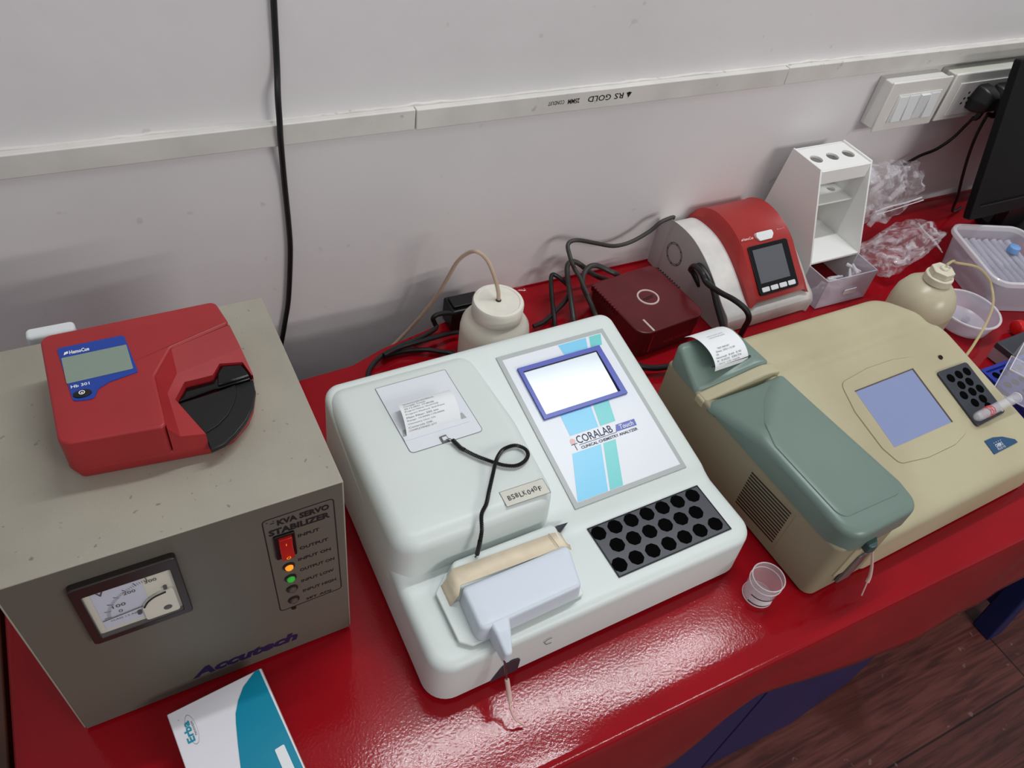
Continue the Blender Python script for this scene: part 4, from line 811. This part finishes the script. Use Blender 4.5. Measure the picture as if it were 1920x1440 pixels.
bd = [kk(*p) for p in [(.3029, .0279), (.3493, .0287), (.3485, .0330), (.3330, .0418), (.3180, .0455), (.3030, .0458)]]
bm = B(); add_prism(bm, bd, -.0005, .0006, 0, KT); ba = obj('badge', bm, 'badge', t)
bm = B(); T = KT @ Matrix.Translation((0, 0, .0006)); p = kk(.3130, .0330); text(bm, 'CHEM 5', T, p[0], p[1], .013, .0045, 0, bold=.02); text(bm, 'PLUS V2', T, p[0], p[1]-.0035, .014, .0028, 0); text(bm, '. . . .', T, p[0]+.0, p[1]+.006, .014, .0008, 0, bold=.03)
obj('badge_lettering', bm, 'panel', ba)
# side vent
bm = B(); VT = plane((-.0012, .128, .0), (0, -1, 0), (0, 0, 1)); add_prism(bm, [(0, .010), (.070, .016), (.071, .0795), (.0, .0760)], -.001, .0004, 0, VT); vg = obj('vent_grille', bm, 'creamd', t)
bm = B()
for k in range(13):
    z0 = .0165+k*.0045; a = .004; b_ = .066
    add_prism(bm, [(a, z0), (b_, z0+.0035), (b_, z0+.0057), (a, z0+.0022)], .0003, .0006, 0, VT)
obj('vent_slots', bm, 'bezel', vg)
# front probe area
FT = plane((0, -.0010, 0), (1, 0, 0), (0, 0, 1))
bm = B(); add_prism(bm, roundpoly([(.022, .030), (.066, .030), (.062, .075), (.050, .098), (.030, .098)], [.002, .002, .01, .012, .012], 5), -.004, .0030, 0, FT @ Matrix.Translation((0, 0, -.0016))); fp = obj('probe_recess_panel', bm, 'cream', t, bevel=.0012)
bm = B(); add_prism(bm, roundpoly([(.034, .013), (.054, .013), (.060, .058), (.054, .064), (.042, .060)], .002, 3), .0, .0040, 0, FT); obj('push_bar', bm, 'barg', t, bevel=.001)
bm = B(); pillow(bm, roundpoly([(.030, -.010), (.040, -.012), (.052, .0), (.052, .008), (.034, .008)], .003, 3), .094, .083, .002, m=3); obj('probe_holder', bm, 'dkgreen', t)
bm = B(); tube(bm, [(.043, -.008, .0835), (.0480, -.0110, .0700), (.0560, -.0150, .0500), (.0600, -.0190, .0330), (.0590, -.0210, .0250)], lambda u: .0009+.0014*u, 10); at = obj('aspiration_tube', bm, 'tube', t)
bm = B(); tube(bm, [(.0590, -.0210, .0255), (.0570, -.0240, .0160), (.0555, -.0265, .0075)], .0008, 8); obj('tube_tip', bm, 'tube', at)

# test tube lying on the black rack
t = thing('test_tube', 'clear test tube with a red printed ring, lying across the black rack', 'test tube', (0.885, -0.480, .086))
a = Vector((.8480, -.4815, .0890)); b = Vector((.9265, -.4775, .0925)); ax = (b-a).normalized(); T = plane(a, ax.cross(Vector((0, 0, 1))), Vector((0, 0, 1))).to_3x3()
rot = ax.to_track_quat('Z', 'Y').to_matrix().to_4x4(); TM = Matrix.Translation(a) @ rot; Lh = (b-a).length
bm = B(); lathe(bm, [(.0005, 0), (.004, .001), (.0058, .004), (.0062, .010), (.0064, Lh), (.0056, Lh), (.0054, .010), (.0035, .003), (.0005, .002)], n=24, T=TM, closed=True); obj('glass_wall', bm, 'clearglass', t, True)
bm = B(); lathe(bm, [(.0064, Lh-.001), (.0070, Lh), (.0064, Lh+.001), (.0056, Lh)], n=24, T=TM, closed=True); obj('rim', bm, 'clear2', t, True)
bm = B(); 
for z in (.0200, .0240, .0280): lathe(bm, [(.0065, z-.0006), (.0066, z), (.0065, z+.0006)], n=24, T=TM, closed=True)
for k in range(7): aa = k*.9; u = Vector((math.cos(aa)*.0066, math.sin(aa)*.0066, .0205)); w = Vector((math.cos(aa+.5)*.0066, math.sin(aa+.5)*.0066, .0275)); tube(bm, [TM @ u, TM @ w], .0004, 5, smooth=False)
obj('red_print', bm, 'rednum', t, True)

# ---------------------------------------------------------------- milky jar with a bent tube behind the white analyzer
t = thing('reagent_jar', 'milky white plastic jar standing behind the white analyzer, a thin tube entering its cap', 'jar', (.3786, -.125, 0))
bm = B(); lathe(bm, [(.040, 0), (.0435, .004), (.0440, .060), (.0425, .069), (.0370, .077), (.0315, .081), (.0295, .086)], n=56); obj('body', bm, 'jar', t)
bm = B(); lathe(bm, [(.0300, .0830), (.0318, .0850), (.0318, .1030), (.0305, .1055), (.0270, .1058), (.0262, .1050), (.0005, .1050)], n=56); obj('cap', bm, 'jarcap', t)
t = thing('waste_tube', 'thin beige tube arching from the jar cap down behind the red table', 'tube', (.3786, -.125, .10))
bm = B(); tube(bm, P['JT'], .0025, 10); obj('hose', bm, 'jartube', t, True); bm = B(); lathe(bm, [(.0035, 0), (.003, .0012)], (.3785, -.125, .1056), 14); obj('grommet', bm, 'screw', t, True)

# ---------------------------------------------------------------- cables lying behind the machines
def cable(key, r, m_, label, name='power_cable', grp=None, pts=None):
    p = pts or P[key]; bm = B(); tube(bm, p, r, 10)
    o = obj(name, bm, m_, loc=tuple(p[0]), absolute=True); tag(o, label, 'cable', grp); return o
cable('A', .0032, 'cable', 'black cable looping at the left of the milky jar, nearest the wall')
cable('B', .0032, 'cable', 'black cable lying on the red cloth just behind the white analyzer, left of the jar')
cable('B2', .0032, 'cable', 'straight black cable stretched over the looping one, left of the jar')
cable('C', .0030, 'cableg', 'dark grey cable sagging along the wall from the red and white meter', 'adapter_cable')
cable('D', .0038, 'cableg', 'taller loop of thick grey cable left of the maroon box', 'looped_cable')
P['E'] = [[p[0]+.010, p[1]-.009, p[2]+.006] for p in P['E']]
cable('E', .0038, 'cableg', 'lower loop of thick grey cable touching the maroon box', 'looped_cable')
cable('G', .0032, 'cable', 'dark cable bent into a narrow hoop right of the milky jar', 'looped_cable')
cable('Z', .0042, 'cable', 'thick black cable crossing the gap between the maroon box and the cream analyzer', pts=[[0.5528, -0.1995, 0.012], [0.5624, -0.2113, 0.012], [0.5788, -0.2191, 0.012], [0.6038, -0.2235, 0.012]])
t = thing('power_adapter', 'black power adapter standing behind the milky jar, half hidden', 'adapter', (.370, -.045, 0))
bm = B(); add_box(bm, (.352, -.058, .0), (.400, -.024, .036)); obj('adapter_body', bm, 'black', t, True, bevel=.003)
bm = B(); add_box(bm, (.356, -.052, .0362), (.394, -.030, .0400)); obj('ridge', bm, 'black', t, True, bevel=.001)

# ---------------------------------------------------------------- maroon power box
MY = math.radians(5.5)
t = thing('power_supply_box', 'maroon power box with a silver ring on top, beside the red and white meter', 'power supply', (.565, -.190, 0), MY)
mo = roundpoly([(0, 0), (.1155, 0), (.1155, .1185), (0, .1185)], [.018, .016, .012, .010], 7)
bm = B(); pillow(bm, mo, .0480, .0015, .0022, draft=-.004, m=3); obj('casing', bm, 'maroon', t, angle=40)
bm = B(); lathe(bm, [(.0135, 0), (.0138, .0010), (.0158, .0010), (.0162, 0)], (.0585, .0610, .0480), 44, closed=True); obj('ring_trim', bm, 'silver', t)
bm = B(); T = Matrix.Translation((.0585, .0610, .0482)) @ Matrix.Rotation(.12, 4, 'Z'); add_box(bm, (-.009, -.0006, 0), (.009, .0006, .0004), 0, T); add_box(bm, (-.007, -.0032, 0), (.007, -.0022, .0003), 0, T); obj('ring_mark', bm, 'screw', t)
bm = B(); add_box(bm, (.0205, .0015, .0478), (.0235, .0260, .0486)); obj('light_bar', bm, 'silver', t, bevel=.0003, seg=2)
bm = B(); add_box(bm, (.0215, .0005, .010), (.0228, .0025, .0470)); obj('front_line', bm, 'qred', t)
bm = B()
for k in range(11): add_box(bm, (-.0012, .055+k*.0056, .0405), (.0040, .0575+k*.0056, .0484))
obj('vent_teeth', bm, 'maroon', t)
bm = B()
for k in range(10): add_box(bm, (.1120, .060+k*.0052, .0460), (.1168, .0620+k*.0052, .0484))
obj('vent_teeth', bm, 'ink', t)
bm = B(); T = plane((.045, .0010, .020), (1, 0, 0), (0, 0, 1)); text(bm, 'PLEASE CONNECT', T, 0, .0, .046, .0045, lift=.0022); obj('lettering', bm, 'qred', t)

# ---------------------------------------------------------------- red and white meter (tabletop)
QY = math.radians(1.6)
t = thing('blood_meter', 'rounded red and white tabletop meter with a dark screen, beside the maroon box', 'meter', (.717, -.185, 0), QY)
def loft_x(bm, profs, mi=0):
    rows = [[bm.verts.new((x, y, z)) for y, z in pr] for x, pr in profs]; n = len(rows[0])
    for a, b in zip(rows, rows[1:]):
        for i in range(n): bm.faces.new([a[i], a[(i+1) % n], b[(i+1) % n], b[i]]).material_index = mi
    bm.faces.new(rows[0][::-1]); bm.faces.new(rows[-1])
def sprof(P_, k=5): return [(v.y, v.z) for v in spline([(0, y, z) for y, z in P_], k)]
wp = sprof([(.000, .022), (.006, .030), (.020, .038), (.045, .056), (.067, .070), (.088, .080), (.110, .0865), (.135, .0880), (.160, .0845), (.175, .0750), (.1815, .058), (.1815, .030)])+[(.1810, .0), (.002, .0)]
def shrink(pr, d, zb=True):
    q = inset([(p[0], p[1]) for p in pr], d); return [(a, max(0, b)) for a, b in q]
bm = B(); loft_x(bm, [(0, shrink(wp, .003)), (.0012, shrink(wp, .0010)), (.0035, wp), (.160, wp), (.1640, shrink(wp, .0015)), (.1660, shrink(wp, .005))]); obj('white_body', bm, 'qwhite', t, angle=50)
bm = B(); loft_x(bm, [(-.0012, shrink(wp, .0075)), (.001, shrink(wp, .0060))]); sp_ = obj('side_panel', bm, 'qgrey', t, angle=50)
ra = sprof([(.004, .034), (.014, .041), (.029, .054), (.049, .068), (.080, .086), (.105, .0950), (.130, .0975), (.150, .0940), (.168, .0840), (.180, .0700)])+[(.182, .040), (.170, .030), (.02, .030)]
rb = sprof([(.007, .040), (.013, .0470), (.031, .0630), (.049, .0790), (.066, .0930), (.088, .1040), (.110, .1095), (.134, .1100), (.152, .1050), (.168, .0950), (.180, .0790)])+[(.182, .040), (.170, .030), (.02, .030)]
ra = sprof([(.004, .034), (.010, .038), (.020, .0465), (.035, .058), (.050, .0690), (.070, .0810), (.095, .0915), (.120, .0970), (.145, .0950), (.165, .0860), (.180, .0700)])+[(.182, .040), (.170, .030), (.02, .030)]
bm = B(); loft_x(bm, [(.0470, ra), (.0560, shrink(rb, .001)), (.0580, rb), (.1490, rb), (.1510, shrink(rb, .001)), (.1600, ra)]); rc = obj('red_cover', bm, 'qred', t, angle=35)
# screen on the sloping front
sa = math.atan2(.0930-.0470, .066-.013); QT = plane((.0580, .0130, .0478), (1, 0, 0), (0, math.cos(sa), math.sin(sa)))
sbz = roundpoly(rect(.006, -.0020, .0820, .0700), .004, 4)
bm = B(); add_prism(bm, sbz, -.001, .0016, 0, QT); sb = obj('screen_surround', bm, 'blackg', t, bevel=.0006, seg=2)
bm = B(); add_prism(bm, rect(.0130, .0145, .0700, .0640), .0015, .0019, 0, QT); obj('display', bm, 'smoke', sb)
for k in range(4): bm = B(); x = .0115+k*.0168; add_prism(bm, roundpoly(rect(x, .0015, x+.0140, .0085), .0015, 3), .0014, .0030, 0, QT); obj('key', bm, 'white2', sb, bevel=.0005, seg=2)
bm = B(); add_prism(bm, roundpoly([(.0330, .0735), (.0560, .0735), (.0610, .0800), (.0595, .0865), (.0290, .0865), (.0280, .0800)], .003, 3), -.002, .0038, 0, QT @ Matrix.Translation((0, .001, -.0028))); obj('power_key', bm, 'white2', t, bevel=.0008)
bm = B(); T = QT @ Matrix.Translation((.004, .0800, -.0010)); text(bm, 'HemoCue', T, 0, .0, .019, .0042, 0, bold=.02); poly(bm, [(-.0035, 0, .0003), (-.001, .001, .0003), (-.0008, .003, .0003), (-.003, .0025, .0003)], 0, T)
T = plane((.132, .0790, .0998), (1, 0, 0), (0, .88, .47)); text(bm, 'Plasma 1.2', T, 0, .0, .014, .0026, 0); obj('lettering', bm, 'pink', t)
bm = B(); T = plane((-.0014, .134, .049), (0, -1, 0), (0, 0, 1)); ring(bm, .0150, .0156, T, 0, 0, 0, 40); ring(bm, .0172, .0180, T, 0, 0, 0, 40)
for k in range(8): a = k*PI/4; ring(bm, .0002, .0010, T, .0163*math.cos(a), .0163*math.sin(a), 0, 8, .0005)
obj('vent_ring', bm, 'screw', sp_)
bm = B(); tube(bm, P['H']+[[.708, -.2245, .030], [.706, -.228, .012], [.700, -.226, .005]], .0040, 10); o = obj('coupling_cable', bm, 'cable', loc=(.70, -.13, .06), absolute=True); tag(o, 'thick black cable looping out of the grey side of the rounded meter', 'cable')
P['H2'] = [[.7085, p[1], p[2]] for p in P['H2']]; bm = B(); tube(bm, [(.7150, -.1010, .060)]+P['H2'][0:]+[[.706, -.2000, .010], [.700, -.206, .005]], .0040, 10); o = obj('coupling_cable', bm, 'cable', loc=(.70, -.15, .04), absolute=True); tag(o, 'straighter black cable crossing under the loop at the side of the rounded meter', 'cable')

# ---------------------------------------------------------------- white acrylic stand with a drawer
t = thing('acrylic_stand', 'white acrylic holder with three holes on top and a small bin, against the wall', 'stand', (.9505, -.10, 0))
for x in (.8985, .9995):
    bm = B(); T = Matrix(((0, 0, 1, x), (1, 0, 0, 0), (0, 1, 0, 0), (0, 0, 0, 1))); add_prism(bm, [(-.143, .0), (-.005, .0), (-.028, .185), (-.089, .185), (-.143, .056)], 0, .003, 0, T); obj('side_panel', bm, 'acrylic', t, True, bevel=.0006, seg=2)
bm = B(); 
def holed(bm, x0, x1, y0, y1, z, th, holes, r, mi=0):
    xs = [x0]+[v for h in holes for v in (h-r*1.15, h+r*1.15)]+[x1]; ym = (y0+y1)/2; R_ = r*1.15
    for i in range(0, len(xs)-1):
        a, b = xs[i], xs[i+1]
        if i % 2 == 0: add_box(bm, (a, y0, z), (b, y1, z+th))
        else:
            c = (a+b)/2; add_box(bm, (a, y0, z), (b, ym-R_, z+th)); add_box(bm, (a, ym+R_, z), (b, y1, z+th))
            n = 32; ci = [(c+r*math.cos(2*PI*k/n+PI/4), ym+r*math.sin(2*PI*k/n+PI/4)) for k in range(n)]; sq = []
            for k in range(n):
                u, v = math.cos(2*PI*k/n+PI/4), math.sin(2*PI*k/n+PI/4); m_ = max(abs(u), abs(v)); sq.append((c+u/m_*R_, ym+v/m_*R_))
            loopframe(bm, sq, ci, I4, z+th, 0, z)
holed(bm, .9016, .9994, -.0885, -.030, .1790, .003, [.918, .950, .982], .0098); obj('top_plate', bm, 'acrylic', t, True)
bm = B(); holed(bm, .9016, .9994, -.088, -.028, .1180, .003, [.918, .950, .982], .0070); obj('middle_plate', bm, 'acrylic', t, True)
bm = B(); T = Matrix(((0, 0, 1, .9016), (1, 0, 0, 0), (0, 1, 0, 0), (0, 0, 0, 1))); add_prism(bm, [(-.142, .0530), (-.030, .0530), (-.030, .0560), (-.142, .0560)], 0, .0978, 0, T); obj('shelf', bm, 'acrylic', t, True)
bm = B(); add_prism(bm, [(-.0075, .003), (-.0045, .003), (-.0265, .182), (-.0295, .182)], 0, .0978, 0, T); obj('back_panel', bm, 'acrylic', t, True)
bm = B(); add_box(bm, (.9016, -.0915, .1600), (.9994, -.0885, .1820)); obj('top_front_strip', bm, 'acrylic', t, True, bevel=.0005, seg=2)
bm = B()
v0 = [(.8985, -.1430), (.9000, -.1840), (1.0020, -.1855), (1.0025, -.1430)]
for i, (a, b) in enumerate(zip(v0, v0[1:])):
    d = Vector((b[0]-a[0], b[1]-a[1], 0)).normalized(); n = Vector((-d.y, d.x, 0))*.0022
    lo_ = [(a[0], a[1], .001), (b[0], b[1], .001), (b[0]+n.x, b[1]+n.y, .001), (a[0]+n.x, a[1]+n.y, .001)]; z1 = .053
    p = [bm.verts.new(q) for q in lo_]; q = [bm.verts.new((r[0], r[1], z1)) for r in lo_]
    bm.faces.new(p[::-1]); bm.faces.new(q)
    for k in range(4): bm.faces.new([p[k], p[(k+1) % 4], q[(k+1) % 4], q[k]])
add_box(bm, (.901, -.183, .001), (1.001, -.143, .003)); bn = obj('bin', bm, 'frost', t, True)
bm = B(); add_box(bm, (.9450, -.1880, .0200), (.9700, -.1856, .0290)); obj('bin_label_slot', bm, 'clear2', bn, True, bevel=.001)
rnd = random.Random(11)
for k in range(14):
    x = .915+rnd.random()*.072; y = -.163+rnd.uniform(-.012, .012); a = rnd.uniform(-1.2, 1.2); z = .012+.0024*k; dx, dy = math.cos(a)*.012, math.sin(a)*.012
    y = max(-.168, min(-.158, y)); bm = B(); tube(bm, [(x-dx, y-dy, z), (x+dx, y+dy, z+rnd.uniform(-.001, .003))], lambda u: .0030-.0012*u, 10, smooth=False)
    o = obj('pipette_tip', bm, 'clear2', loc=(x, y, z), absolute=True); tag(o, 'clear plastic tip lying in the bin of the white acrylic stand', 'pipette tip', 'clear tips in the bin of the acrylic stand')

# ---------------------------------------------------------------- clear bags
def bag(cx, cy, cz, sx, sy, sz, seed, rot, label, zipline):
    t = thing('plastic_bag', label, 'bag', (cx, cy, cz-sz if cz-sz > 0 else 0))
    bm = B(); bmesh.ops.create_uvsphere(bm, u_segments=56, v_segments=34, radius=1)
    R_ = Matrix.Rotation(rot[0], 4, 'X') @ Matrix.Rotation(rot[1], 4, 'Y') @ Matrix.Rotation(rot[2], 4, 'Z')
    for v in bm.verts:
        p = v.co.copy(); e = .55; q = Vector([math.copysign(abs(c)**e, c) for c in p]); q *= 1/max(1, q.length/1.35)
        n1 = noise.noise(p*2.6+Vector((seed, 0, 0)))*.20+noise.noise(p*6+Vector((0, seed, 0)))*.08+abs(noise.noise(p*13+Vector((0, 0, seed))))*.05
        q = q*(1+n1); edge = max(abs(p.x), abs(p.z)) ; q.y *= 1-.75*max(0, edge-.6)/.4
        v.co = R_ @ Vector((q.x*sx*.8, q.y*sy*.8, q.z*sz*.8))+Vector((cx, cy, cz))
        v.co.y = min(v.co.y, -.006); v.co.z = max(v.co.z, .0012)
    obj('film', bm, 'bag', t, True, angle=180)
    bm = B(); a, b = zipline; d = (Vector(b)-Vector(a)); tube(bm, [a, tuple(Vector(a)+d*.3+Vector((0, 0, .0015))), tuple(Vector(a)+d*.7+Vector((0, 0, -.001))), b], .0013, 6); 
    tube(bm, [tuple(Vector(a)+Vector((.002, -.004, -.003))), tuple(Vector(b)+Vector((.002, -.004, -.003)))], .0009, 6); obj('zip_strip', bm, 'bagzip', t, True)
    return t
bag(1.100, -.060, .092, .088, .042, .070, 3.1, (.25, 0.1, 0), 'upper crumpled clear zip bag leaning on the wall, behind the other clear bag', ((1.078, -0.085, 0.078), (1.181, -0.085, 0.088)))
bag(1.116, -.128, .030, .094, .030, .052, 9.4, (1.15, .05, 0.25), 'lower crumpled clear zip bag lying on the red cloth right of the acrylic stand', ((1.205, -.150, .022), (1.222, -.080, .026)))
bag_fill = random.Random(5)
for k in range(16):
    x = 1.05+bag_fill.random()*.09; z = .045+bag_fill.random()*.075; a = bag_fill.uniform(-.9, .9); y = -.062+bag_fill.uniform(-.010, .010)
    bm = B(); dx, dz = math.cos(a)*.016, math.sin(a)*.016; tube(bm, [(x-dx, y, z-dz), (x+dx, y+.004, z+dz)], .0045, 10, smooth=False)
    o = obj('cuvette', bm, 'clear', loc=(x, y, z), absolute=True); tag(o, 'clear cuvette seen through the upper clear bag', 'cuvette', 'cuvettes in the upper clear bag')

# ---------------------------------------------------------------- yellowed bottle with a thin yellow tube
t = thing('wash_bottle', 'yellowed round bottle with an ivory cap, right behind the cream analyzer', 'bottle', (1.006, -.270, 0))
bm = B(); lathe(bm, [(.040, 0), (.0445, .004), (.0450, .052), (.0430, .068), (.0360, .083), (.0260, .092), (.0170, .096), (.0165, .100)], n=56); obj('body', bm, 'bottle', t)
bm = B(); T = Matrix.Translation((0, 0, 0)); hx_ = [(.0195*math.cos(PI/3*k), .0195*math.sin(PI/3*k)) for k in range(6)]; add_prism(bm, circle(.0195, 24), .0965, .1080); add_prism(bm, roundpoly([(p[0]*.86, p[1]*.86) for p in hx_], .002, 2), .1080, .1180); lathe(bm, [(.006, .118), (.005, .1215)], n=16); obj('cap', bm, 'bottlecap', t, bevel=.0012)
t = thing('drain_tube', 'thin yellowish tube bending from the yellowed bottle to the back of the cream analyzer', 'tube', (1.006, -.270, .12))
bm = B(); tube(bm, [(1.006, -.270, .1250), (1.018, -.269, .1285), (1.034, -.268, .1209), (1.0744, -.275, .1102), (1.0990, -.284, .0950), (1.1100, -.2950, .0800), (1.0898, -.3200, .0723), (1.036, -.350, .0760), (.9709, -.380, .0724), (.9300, -.395, .0660)], .0019, 10); obj('hose', bm, 'ytube', t, True)

# ---------------------------------------------------------------- shallow bowl
t = thing('shallow_bowl', 'shallow frosted round bowl on the red cloth below the tub of tubes', 'bowl', (1.110, -.288, 0))
bm = B(); lathe(bm, [(.0005, .0008), (.030, .0008), (.040, .006), (.0455, .030), (.0440, .030), (.0385, .0075), (.029, .0024), (.0005, .0024)], n=52, closed=True); obj('bowl_wall', bm, 'frost', t)
bm = B(); lathe(bm, [(.0440, .0300), (.0475, .0300), (.0475, .0318), (.0440, .0318), (.0440, .0300)], n=52, closed=True); obj('rim', bm, 'clear2', t)
t = thing('plastic_cone', 'small translucent cone-shaped tip lying in the shallow bowl', 'tip', (1.122, -.285, .003))
bm = B(); tube(bm, [(1.118, -.289, .0085), (1.126, -.281, .0075)], lambda u: .0058-.0040*u, 12, smooth=False); obj('cone', bm, 'frost', t, True)

# ---------------------------------------------------------------- tub full of clear tubes
TY = math.radians(-20)
t = thing('plastic_tub', 'frosted clear plastic tub filled with clear tubes, in front of the monitor', 'tub', (1.171, -.274, 0), TY)
def lofts(bm, rings, mi=0, cap0=True):
    V = [[bm.verts.new(p) for p in r] for r in rings]; n = len(V[0])
    for a, b in zip(V, V[1:]):
        for i in range(n): bm.faces.new([a[i], a[(i+1) % n], b[(i+1) % n], b[i]]).material_index = mi
    return V
base = roundpoly(rect(0, 0, .112, .130), .012, 6)
R = lambda d, z: [(p[0], p[1], z) for p in inset(base, -d)]
bm = B(); V = lofts(bm, [R(0, .0008), R(.0085, .058), R(.0085, .0585), R(.0070, .0585), R(-.0012, .0022)]); bm.faces.new(V[0][::-1]); bm.faces.new(V[-1]); obj('tub_wall', bm, 'frost', t)
bm = B(); lofts(bm, [R(.0070, .0575), R(.0140, .0575), R(.0150, .0600), R(.0140, .0650), R(.0110, .0665), R(.0080, .0650), R(.0070, .0600), R(.0070, .0575)]); obj('rim', bm, 'clear2', t)
bm = B(); tl = 0.072
lathe(bm, [(.0005, -.001), (.0045, .001), (.0060, .006), (.0062, tl-.002), (.0068, tl), (.0056, tl), (.0053, .006), (.0005, .003)], n=18, T=Matrix.Rotation(-PI/2, 4, 'X') @ Matrix.Translation((0, 0, -tl/2)), closed=True)
LT = frame((1.171, -.274, 0), TY); rt = random.Random(21)
proto = None; k = 0
for layer in range(4):
    for i in range(8):
        x = .0095+i*.0132+(.0062 if layer % 2 else 0); z = .0095+layer*.0120
        if x > .106: continue
        y = .089-rt.uniform(0, .006) if layer % 2 else .045+rt.uniform(0, .006)
        for yy in ((.086, .042) if layer == 3 else (y,)):
            if proto is None:
                proto = obj('plastic_tube', bm, 'frost2', loc=(0, 0, 0)); o = proto
            else: o = proto.copy(); COL.objects.link(o)
            p = LT @ Vector((x, yy, z)); o.location = p; o.rotation_euler = (rt.uniform(-.03, .03), 0, TY+rt.uniform(-.05, .05)+(PI if yy < .06 else 0))
            tag(o, 'clear plastic tube lying in the frosted tub in front of the monitor', 'tube', 'clear tubes in the frosted tub')
t = thing('blue_cap', 'light blue cap resting on the clear tubes in the frosted tub', 'cap', tuple((LT @ Vector((.080, .088, 0)))[:2])+(.0530,))
bm = B(); lathe(bm, [(.0090, 0), (.0095, .001), (.0090, .010), (.0070, .011)], n=24); obj('cap_shell', bm, 'ltblue', t, bevel=.0005, seg=2)

# ---------------------------------------------------------------- monitor
t = thing('computer_monitor', 'black computer monitor leaning back near the wall at the right edge', 'monitor', (1.44, -.09, 0))
mu = Vector((0, .0565, .2094)).normalized(); MT = plane((1.215, -.1545, .0832), (1, 0, 0), mu)
bm = B(); fo = roundpoly(rect(0, 0, .44, .245), .004, 3); fi = roundpoly(rect(.017, .022, .423, .229), .001, 3); loopframe(bm, fo, fi, MT, .004, 0, -.008); obj('frame', bm, 'monitor', t, True, bevel=.001, seg=2)
bm = B(); add_prism(bm, rect(.005, .005, .435, .230), -.0125, -.007, 0, MT); obj('rear_shell', bm, 'monitor', t, True, bevel=.004)
bm = B(); add_prism(bm, rect(.016, .021, .424, .230), -.0065, .0012, 0, MT); obj('screen', bm, 'monitor', t, True)
bm = B(); add_prism(bm, rect(.017, .0200, .423, .0218), .0042, .0046, 0, MT); obj('trim_line', bm, 'screw', t, True)
bm = B(); add_box(bm, (1.40, -.122, .008), (1.47, -.100, .150)); obj('neck', bm, 'black', t, True, bevel=.003)
bm = B(); pillow(bm, roundpoly(rect(1.385, -.150, 1.58, -.068), .03), .012, .0008, .003, m=3); obj('stand_base', bm, 'monitor', t, True)

# ---------------------------------------------------------------- things at the right edge
t = thing('stamp_pad', 'small black box with a pinkish grey side, beyond the blue rack', 'box', (1.125, -.368, 0))
SB = Matrix.Translation((1.0915, -.3875, 0)) @ Matrix.Rotation(math.radians(2), 4, 'Z')
bm = B(); add_box(bm, (0, 0, .0005), (.075, .030, .0200)); bm.transform(SB); obj('box_body', bm, 'pinkgrey', t, True, bevel=.001, seg=2)
bm = B(); add_box(bm, (-.0008, -.0008, .0200), (.076, .0308, .0300)); bm.transform(SB); obj('box_lid', bm, 'rack', t, True, bevel=.0015)
t = thing('capped_vial', 'white vial with a red ring cap lying at the right edge beside the tub', 'vial', (1.205, -.338, .0))
TM = Matrix.Translation((1.175, -.3335, .0125)) @ Matrix.Rotation(math.radians(-12), 4, 'Z') @ Matrix.Rotation(PI/2, 4, 'Y')
bm = B(); lathe(bm, [(.0080, .008), (.0085, .012), (.0085, .050), (.006, .053)], n=24, T=TM); obj('vial_body', bm, 'white2', t, True)
bm = B(); lathe(bm, [(.0075, 0), (.0115, .002), (.0120, .008), (.0115, .012), (.0085, .012)], n=28, T=TM); obj('ring_cap', bm, 'redp', t, True, bevel=.0008)
t = thing('pale_lid', 'pale mint plastic lid at the right edge behind the small black box', 'lid', (1.19, -.352, 0))
bm = B(); pillow(bm, roundpoly([(1.170, -.3560), (1.215, -.3560), (1.215, -.3475), (1.172, -.3470)], .003), .006, .0006, .002, m=3); obj('lid_shell', bm, 'lid_pale', t, True)
t = thing('tube_rack', 'deep blue plastic tube rack with holes, right of the cream analyzer', 'rack', (1.075, -.455, 0))
bm = B(); add_box(bm, (.9870, -.5050, .0010), (1.200, -.4050, .0460)); rb_ = obj('rack_body', bm, 'dblue', t, True, bevel=.002)
bm = B(); loopframe(bm, rect(.9845, -.5080, 1.203, -.4010), rect(.9885, -.5040, 1.199, -.4065), I4, .0500, 0, .0440); obj('rack_rim', bm, 'dblue', t, True, bevel=.0008, seg=2)
for i in range(12):
    for j in range(5):
        bm = B(); add_prism(bm, circle(.0058, 18, 1.0030+i*.0158, -.4160-j*.0190), .0461, .0464); obj('rack_hole', bm, 'hole', rb_, True)
t = thing('clear_box', 'empty clear plastic box lying on the blue rack at the right edge', 'box', (1.0, -.47, .050), math.radians(24))
CB = Matrix.Translation((.9640, -.4375, .0515)) @ Matrix.Rotation(math.radians(24), 4, 'Z')
bm = B(); add_box(bm, (0, -.060, 0), (.095, 0, .040)); bmesh.ops.delete(bm, geom=[f for f in bm.faces if f.normal.z < -.5 or False], context='FACES') if False else None
bm.transform(CB); o = obj('box_shell', bm, 'clear', t, True, bevel=.002)
bm = B(); loopframe(bm, rect(-.0006, -.0606, .0956, .0006), rect(.0006, -.0594, .0944, -.0006), CB, .0405, 0, .0390); loopframe(bm, rect(-.0006, -.0606, .0956, .0006), rect(.0006, -.0594, .0944, -.0006), CB, .0012, 0, .0); obj('box_edges', bm, 'clear2', t, True)
